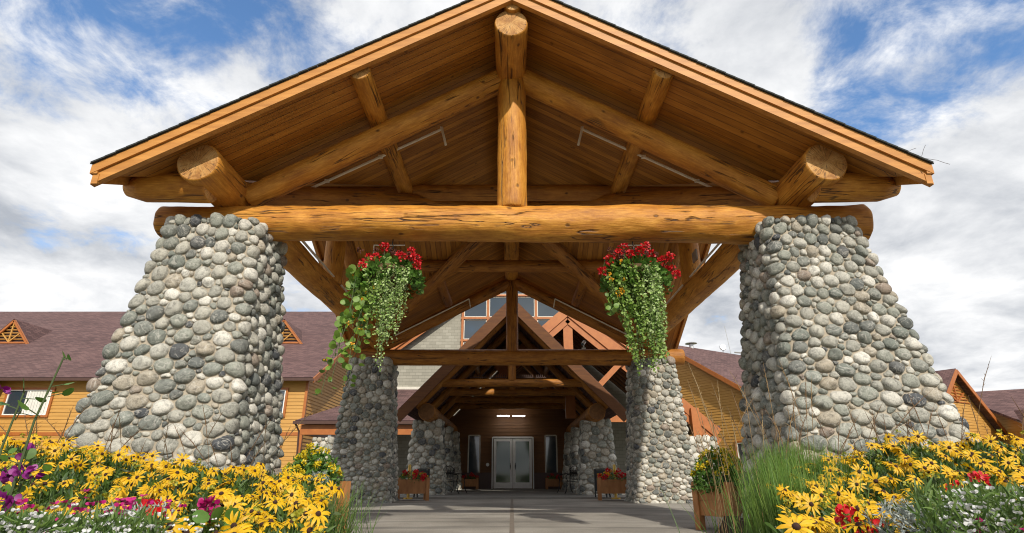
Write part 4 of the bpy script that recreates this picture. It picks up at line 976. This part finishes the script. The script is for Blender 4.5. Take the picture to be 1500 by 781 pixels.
planter_plant('round bush of lemon daisies in the planter beside the tall grass', (3.0, 8.55, .54), .78, .7, .56, 5, [('lemon_blossoms', 'petal_lemon', 70, .026)], 1900)
planter_plant('leafy bush with lemon daisies in the planter by the left bed', (-2.52, 7.5, .56), .68, .7, .50, 6, [('lemon_blossoms', 'petal_lemon', 46, .026)], 1700)

# ---------------------------------------------------------------- flower beds
def bed_pt(q, D): return q * D
LEFTQ = (-.90, -.312); RIGHTQ = (.445, .90)
def soil_bed(name, pts, h):
    m = MB(); n = len(pts); vs = [(x, y, 0.004) for x, y in pts] + [(x * .97 + sum(p[0] for p in pts) / n * .03, y * .97 + sum(p[1] for p in pts) / n * .03, h) for x, y in pts]
    m.add(vs, [(i, (i + 1) % n, n + (i + 1) % n, n + i) for i in range(n)] + [tuple(range(n, 2 * n))]); o = m.build(name, M['soil']); o['kind'] = 'structure'; return o
soil_bed('flower_bed', [(-12, 1.0), (-.55, 1.0), (-1.55, 5.2), (-2.6, 6.0), (-2.7, 8.2), (-12, 8.2)], .22)
soil_bed('flower_bed', [(.62, 1.0), (12, 1.0), (12, 8.2), (2.75, 8.2), (2.6, 6.0), (1.75, 5.2)], .22)

def prof(q, D):        # height of the flower canopy over the bed
    t = np.clip((D - 1.7) / 2.5, 0, 1) ** .85; t2 = np.clip((D - 4.6) / 1.4, 0, 1)
    return .75 + np.minimum(D, 4.6) * (-.112 * (1 - t) + topline(q) * t) - .12 * t2
def topline(q):        # elevation slope of the flower tops seen from the camera height, by side
    if q < 0: return .052 + (.052 - -.012) * (q + .85) / (-.85 + .29) if q > -.85 else .052
    return -.010 + .062 * min(1, max(0, (q - .42) / .25))
# black-eyed susans: four prototypes, then copies
def susan_proto(k, label):
    rg = np.random.default_rng(500 + k); st = MB(); lean = (rg.uniform(-.04, .04), rg.uniform(-.05, .0))
    top_ = Vector((0, 0, .72)); st.tube([(lean[0] * -2, lean[1] * -2, 0), (lean[0], lean[1], .35), (0, 0, .715)], [.0045, .004, .003], 5)
    lf = Leafs(); n = 5; zz_ = rg.uniform(.2, .62, n); P = np.stack([np.zeros(n), np.zeros(n), zz_], 1); lf.add(P, np.stack([rg.normal(0, 1, n), rg.normal(0, 1, n), rg.uniform(.1, .7, n)], 1), rg.uniform(.06, .10, n), rg.uniform(.018, .03, n), 'lance', rg=rg)
    V = np.concatenate(lf.V); st.add([tuple(v) for v in V], [tuple(int(z) for z in r_) for a in lf.F for r_ in a])
    root = st.build('black_eyed_susan', M['stem'], None, True); tag(root, label, 'flower')
    tilt = [.15, .65, 1.0, .45, .85, 1.25][k]; az = rg.uniform(-.6, .6); nrm = Vector((math.sin(az) * math.sin(tilt), -math.cos(az) * math.sin(tilt), math.cos(tilt))); q = nrm.to_track_quat('Z', 'Y').to_matrix()
    np_ = [12, 13, 11, 14, 12, 10][k]; droop = [.25, .18, .10, .45, .2, .3][k]; pe = MB()
    for lay in range(2 if k in (1, 3) else 1):
        for i in range(np_):
            a = 2 * math.pi * (i + .5 * lay) / np_ + rg.normal(0, .07); d = Vector((math.cos(a), math.sin(a), 0)); s_ = Vector((-math.sin(a), math.cos(a), 0)); u = Vector((0, 0, 1)); Lp = .047 * rg.uniform(.85, 1.12) * (1 - .12 * lay); wp = .0125 * rg.uniform(.85, 1.15); dr = droop * rg.uniform(.4, 1.6); z0 = .002 - .003 * lay
            pts = []
            for tt, ww in ((.0, .35), (.35, .95), (.7, .9), (.92, .45), (1, .05)):
                c = d * (.007 + Lp * tt) + u * (z0 + .006 * math.sin(tt * 3) - dr * Lp * tt ** 2)
                pts += [c - s_ * wp * ww * .5 + u * .0012, c, c + s_ * wp * ww * .5 + u * .0012]
            pe.add([top_ + q @ p for p in pts], [(3 * j + e, 3 * j + e + 1, 3 * j + e + 4, 3 * j + e + 3) for j in range(4) for e in (0, 1)])
    pe.build('petals', M['petal'], root, True)
    ce = MB(); seg = 10; vs = []
    for r_, z in ((.0105, -.002), (.0115, .004), (.009, .010), (.005, .013)): vs += [top_ + q @ Vector((r_ * math.cos(2 * math.pi * j / seg), r_ * math.sin(2 * math.pi * j / seg), z)) for j in range(seg)]
    ce.add(vs, [(i * seg + j, i * seg + (j + 1) % seg, (i + 1) * seg + (j + 1) % seg, (i + 1) * seg + j) for i in range(3) for j in range(seg)] + [tuple(range(3 * seg, 4 * seg))]); ce.build('flower_centre', M['disc'], root, True)
    return root
protos = [susan_proto(k, 'golden daisy with a dark centre') for k in range(6)]; used = set()
def place_susan(x, y, z, label, group, rg):
    k = int(rg.integers(0, 6)); o = protos[k] if k not in used else copy_tree(protos[k]); used.add(k)
    o.location = (x, y, z - .72); o.rotation_euler = (rg.normal(0, .12), rg.normal(0, .12), rg.normal(0, .7)); sc__ = rg.uniform(.70, 1.08); o.scale = (sc__, sc__, 1)
    tag(o, label, 'flower', group); return o
def scatter(side, n, seed, label, group):
    rg = np.random.default_rng(seed); pts = []; out = []
    lo, hi = LEFTQ if side < 0 else RIGHTQ; tries = 0
    while len(out) < n and tries < 20000:
        tries += 1; D = 1.75 + 3.1 * rg.uniform(0, 1) ** .95; q = rg.uniform(lo, hi); z = float(prof(q, D)) + rg.uniform(-.03, .055) - .0; slope = (z - .75) / D
        if z > 1.06 or slope < -.115: continue
        if side < 0 and slope < -.078 and q < -.62 and D < 3: continue
        if side > 0 and slope < -.055 and q > .72: continue
        p = np.array([q * D, D, z])
        if q * D < -4.6 or q * D > 4.6: continue
        if out and min(np.linalg.norm(np.array(out) - p, axis=1)) < .058: continue
        out.append(p)
    for p in out: place_susan(p[0], p[1], p[2], label, group, rg)
    return np.array(out)
FL = scatter(-1, 162, 61, 'golden daisy with dark centre in the bed before the left pillar', 'golden daisies in the left bed')
FR = scatter(1, 138, 62, 'golden daisy with dark centre in the bed before the right pillar', 'golden daisies in the right bed')
def massed(side, n, seed, label, near):
    rg = np.random.default_rng(seed); lo, hi = LEFTQ if side < 0 else RIGHTQ; V = []; F = {0: [], 1: [], 2: []}; o0 = 0; mb = MB(); c = 0; t = 0; got = []
    while c < n and t < 30000:
        t += 1; D = rg.uniform(2.0, 5.2); q = rg.uniform(lo, hi); z = float(prof(q, D)) + rg.uniform(-.09, .03); slope = (z - .75) / D; p = Vector((q * D, D, z))
        if side > 0 and slope < -.05 and q > .70: continue
        if side < 0 and slope < -.074 and q < -.60: continue
        if len(got) and min((p - g_).length for g_ in got) < .05: continue
        if len(near) and np.linalg.norm(near - np.array(p), axis=1).min() < .05: continue
        got.append(p); c += 1; pr = protos[int(rg.integers(0, 6))]; rz = Matrix.Rotation(rg.normal(0, .7), 3, 'Z') @ Matrix.Rotation(rg.normal(0, .25), 3, 'X'); s_ = rg.uniform(.75, 1.05)
        for mi, ch in enumerate(pr.children):
            k = 1 if ch.name.startswith('petals') else 2; vs = [p + rz @ ((v.co - Vector((0, 0, .72))) * s_) for v in ch.data.vertices]; mb.add(vs, [tuple(f.vertices) for f in ch.data.polygons], k - 1)
    bd = Leafs()
    for k in range(70):
        D = rg.uniform(1.9, 4.8); q = rg.uniform(lo, hi); z = float(prof(q, D)) + rg.uniform(-.02, .075); bloom_cluster(bd, (q * D, D, z), .011, 16, .014, rg)
    bo = bd.build('flower_buds', M['bud']); tag(bo, label.replace('smaller golden daisies', 'closed green yellow buds').replace('filling', 'scattered over'), 'buds', kind='stuff')
    o = mb.build('massed_daisies', [M['petal'], M['disc']], None, True); tag(o, label, 'flowers', kind='stuff')
massed(-1, 230, 63, 'smaller golden daisies filling the left bed between the larger ones', FL)
massed(1, 190, 64, 'smaller golden daisies filling the right bed between the larger ones', FR)
# leafy mass under the heads
def bed_mass(side, n, seed, label):
    rg = np.random.default_rng(seed); lo, hi = LEFTQ if side < 0 else RIGHTQ; D = 1.8 + 4.1 * rg.uniform(0, 1, n); q = rg.uniform(lo - .05, hi, n) if side < 0 else rg.uniform(lo, hi + .05, n)
    top_ = np.array([float(prof(a, b)) for a, b in zip(q, D)]) - .065 + .03 * np.sin(q * 37 + D * 5); z = top_ - rg.exponential(.11, n); k = z > .15; lf = Leafs()
    P = np.stack([q * D, D, z], 1)[k]; n = len(P); lf.add(P, rdir(n, .55, rg), rg.uniform(.04, .085, n), rg.uniform(.010, .022, n), 'lance', rg=rg)
    o = lf.build('flower_bed_foliage', M['leaf']); tag(o, label, 'foliage', kind='stuff')
    st = Leafs(); n = 1500; D = 2.0 + 3.9 * rg.uniform(0, 1, n); q = rg.uniform(lo, hi, n); P = np.stack([q * D, D, np.full(n, .22)], 1); h = np.clip(np.array([float(prof(a, b)) for a, b in zip(q, D)]) - .20, .15, .8)
    d = rg.normal(0, .12, (n, 3)); d[:, 2] = 1; st.add(P, d, h, .005, 'blade', .02, rg=rg); o = st.build('flower_stems', M['grass']); tag(o, label.replace('leaves', 'thin stems'), 'stems', kind='stuff')
bed_mass(-1, 26000, 71, 'dense green leaves filling the left flower bed'); bed_mass(1, 26000, 72, 'dense green leaves filling the right flower bed')
# small white and magenta flowers low in front
def low_flowers(name, label, q0, q1, D0, D1, s0, s1, n, mat, size, seed, petals=5, leafmat=None, nl=0):
    rg = np.random.default_rng(seed); lf = Leafs(); D = rg.uniform(D0, D1, n); q = rg.uniform(q0, q1, n); cl = rg.normal(0, .02, (n, 3)); z = .75 + D * rg.uniform(s0, s1, n)
    C = np.stack([q * D, D, z], 1) + cl
    for j in range(petals):
        a = 2 * math.pi * j / petals; d = np.stack([np.full(n, math.cos(a)), np.full(n, math.sin(a)) , rg.uniform(0, .35, n)], 1) + rg.normal(0, .15, (n, 3)); lf.add(C, d, size, size * .8, 'disc', rg=rg)
    o = lf.build(name, M[mat]); tag(o, label, 'flowers', kind='stuff')
    if nl:
        l2 = Leafs(); D = rg.uniform(D0, D1, nl); q = rg.uniform(q0 - .03, q1 + .03, nl); P = np.stack([q * D, D, .75 + D * rg.uniform(s0 - .06, s1 - .002, nl)], 1); l2.add(P, rdir(nl, .6, rg), rg.uniform(.03, .06, nl), .007, 'lance', rg=rg); o = l2.build('low_foliage', M[leafmat]); tag(o, 'fine green foliage under the ' + label, 'foliage', kind='stuff')
low_flowers('white_daisies', 'small white flowers along the front of the left bed', -.92, -.60, 1.5, 1.95, -.115, -.072, 600, 'petal_white', .0105, 81, 6, 'grass', 5000)
low_flowers('white_daisies', 'small white flowers carpeting the front of the right bed', .70, .97, 1.5, 2.4, -.115, -.030, 800, 'petal_white', .0115, 82, 6, 'grass', 7000)
low_flowers('white_daisies', 'scattered white flowers near the middle of the left bed', -.62, -.48, 1.5, 2.0, -.115, -.075, 110, 'petal_white', .008, 83, 6)
low_flowers('magenta_flowers', 'magenta flowers among the greenery of the left bed', -.82, -.55, 1.7, 2.4, -.105, -.045, 120, 'petal_magenta', .015, 84, 5)
low_flowers('magenta_flowers', 'magenta flowers at the front of the right bed', .72, .92, 1.5, 1.8, -.118, -.09, 50, 'petal_magenta', .014, 85, 5)
# red geraniums and silver dusty miller as plants of their own
def geranium(label, x, y, z, seed, mat='petal_red', n=3):
    rg = np.random.default_rng(seed); t = thing('red_geranium' if mat == 'petal_red' else 'magenta_geranium', label, 'flower', (x, y, z - .3)); fl = Leafs(); st = MB(); lf = Leafs()
    for k in range(n):
        c = (rg.normal(0, .05), rg.normal(0, .05), .3 + rg.normal(0, .025)); bloom_cluster(fl, c, .028, 40, .022, rg); st.tube([(0, 0, 0), (c[0] * .6, c[1] * .6, .15), c], .003, 4)
    P = rg.normal(0, .06, (26, 3)) + [0, 0, .2]; lf.add(P, rdir(26, .4, rg), .055, .055, 'disc', rg=rg)
    fl.build('blossoms', M[mat], t); st.build('stalks', M['stem'], t); lf.build('leaves', M['leaf_mid'], t)
for i, (q, D, s_, lab, mt) in enumerate([(-.585, 2.2, -.062, 'red geranium in the left bed below the silver foliage', 'petal_red'), (-.565, 1.85, -.088, 'lowest red geranium in the left bed', 'petal_red'), (-.51, 2.2, -.060, 'crimson geranium rightmost in the left bed', 'petal_magenta'),
        (.575, 2.1, -.10, 'red geranium at the bottom of the right bed', 'petal_red'), (.60, 2.3, -.083, 'red geranium under the golden daisies in the right bed', 'petal_red'), (.78, 2.5, -.030, 'small red geranium among the white flowers', 'petal_red'), (.47, 2.3, -.098, 'single red geranium near the green grass clump', 'petal_red')]):
    geranium(lab, q * D, D, .75 + D * s_, 900 + i, mt, 2 + i % 2)
def dusty(label, x, y, z, seed, n=110, r_=.10):
    rg = np.random.default_rng(seed); lf = Leafs(); a = rg.uniform(0, 6.28, n); P = np.stack([rg.normal(0, r_ * .5, n), rg.normal(0, r_ * .5, n), rg.uniform(-.12, .02, n)], 1); d = np.stack([np.cos(a) * .7, np.sin(a) * .7, rg.uniform(.3, 1.1, n)], 1)
    lf.add(P, d, rg.uniform(.05, .085, n), .008, 'lance', rg=rg)
    for k in range(5):
        P2 = P + d / np.linalg.norm(d, axis=1, keepdims=True) * (.02 + .011 * k); d2 = d + rg.normal(0, .8, (n, 3)); lf.add(P2, d2, .022, .006, 'lance', rg=rg)
    o = lf.build('dusty_miller', M['silver_leaf']); o.location = (x, y, z); tag(o, label, 'plant')
dusty('silver leaved plant low among white flowers in the left bed', -.615 * 1.95, 1.95, .75 - 1.95 * .082, 1, 150, .12)
dusty('silver leaved plant before the left planter', -.325 * 7.0, 7.0, .72, 2, 90, .10)
dusty('silver leaved plant in the right bed under the big daisies', .665 * 1.9, 1.9, .75 - 1.9 * .075, 3, 140, .11)
dusty('silver tuft on the right planter', .345 * 8.4, 8.4, .70, 4, 70, .10)
# tall green grass clump and wispy straw
def grass_clump(name, label, x, y, rx, ry, h, n, mat, seed, spread=.22, wd=.008, z=.2, kind=None, droop=.12):
    rg = np.random.default_rng(seed); lf = Leafs(); P = np.stack([x + rg.normal(0, rx, n), y + rg.normal(0, ry, n), np.full(n, z)], 1); d = rg.normal(0, spread, (n, 3)); d[:, 2] = 1
    lf.add(P, d, rg.uniform(.55, 1.0, n) * h, wd, 'blade', droop, rg=rg); o = lf.build(name, M[mat]); tag(o, label, 'grass', kind=kind); return o
grass_clump('grass_clump', 'tall green grass clump between the right planter and daisies', 2.13, 4.5, .11, .2, 1.04, 2600, 'fresh_grass', 5, .115, .010, .10)
grass_clump('grass_clump', 'fresh green grass clump in front, at the inner edge of the right bed', 1.64, 3.5, .085, .16, .84, 1300, 'fresh_grass', 8, .095, .009, .12)
grass_clump('grass_clump', 'lower loose grass tuft before the right pillar foot', 2.75, 5.5, .34, .2, .86, 700, 'grass', 6, .30, .008, .12)
grass_clump('grass_clump', 'green grass tuft before the left pillar foot', -1.75, 5.5, .20, .2, .74, 500, 'grass', 7, .30, .008, .12)
def wisps(label, xs, y, zb, h, seed, mat, n_, bend=.2):
    rg = np.random.default_rng(seed); m = MB()
    for k in range(n_):
        x = rg.uniform(*xs); yy = y + rg.uniform(-.4, .4); hh = h * rg.uniform(.65, 1.1); bx = rg.normal(0, bend); pts = [(x + bx * t * t * hh, yy, zb + hh * t) for t in (0, .3, .6, .85, 1)]; m.tube(pts, [.0019, .0017, .0014, .0036, .0008], 4)
        for j in range(5): t = .80 + .035 * j; c = Vector((x + bx * t * t * hh, yy, zb + hh * t)); m.tube([c, c + Vector((rg.normal(0, .02), rg.normal(0, .02), .03))], [.0025, .0008], 3)
    o = m.build('seed_stalks', M[mat]); tag(o, label, 'grass', kind='stuff')
wisps('thin straw stalks rising by the right grass clump', (1.55, 2.35), 4.6, .3, 1.25, 1, 'straw', 26)
wisps('rusty seed stalks before the left stone pillar', (-4.3, -2.0), 5.0, .3, .95, 2, 'rust_grass', 34, .35)
wisps('rusty seed stalks before the right stone pillar', (2.0, 4.2), 5.0, .3, 1.05, 3, 'rust_grass', 46, .3)
wisps('tall dark seed heads at the far right edge', (4.05, 4.9), 5.0, .35, 1.35, 4, 'rust_grass', 16, .3)
# mallow with purple flowers at the left edge
rg = np.random.default_rng(77); mw = thing('purple_mallow', 'tall leafy mallow with purple flowers at the left edge', 'plant', (-1.86, 2.15, .2)); st = MB(); lf = Leafs(); fl = Leafs()
for k, (bx, tx, h) in enumerate(((.0, .12, .98), (-.05, -.02, .85), (.04, .06, .62), (-.06, .0, .52))):
    pts = [Vector((bx + (tx - bx) * t + .02 * math.sin(t * 6), 0.03 * k, h * t)) for t in (0, .25, .5, .75, 1)]; st.tube(pts, [.007, .006, .005, .004, .003], 6)
    for j in range(11):
        t = rg.uniform(.35, 1); p = pts[0].lerp(pts[-1], t); d = np.array([[rg.normal(), rg.normal() * .5, rg.uniform(-.2, .7)]]); d /= np.linalg.norm(d); e = np.array(p) + d[0] * .05; st.tube([p, Vector(e)], .002, 4); s__ = rg.uniform(.03, .06)
        lf.add(e[None], d, s__, s__ * .8, 'disc', rg=rg)
        if j % 4 == 1: c = np.array(p) + np.array([rg.normal(0, .04), -.03, rg.normal(0, .03)]); bloom_cluster(fl, c, .013, 9, .026, rg)
st.build('stem', M['stem'], mw); lf.build('leaves', M['leaf_mid'], mw); fl.build('blossoms', M['petal_purple'], mw)
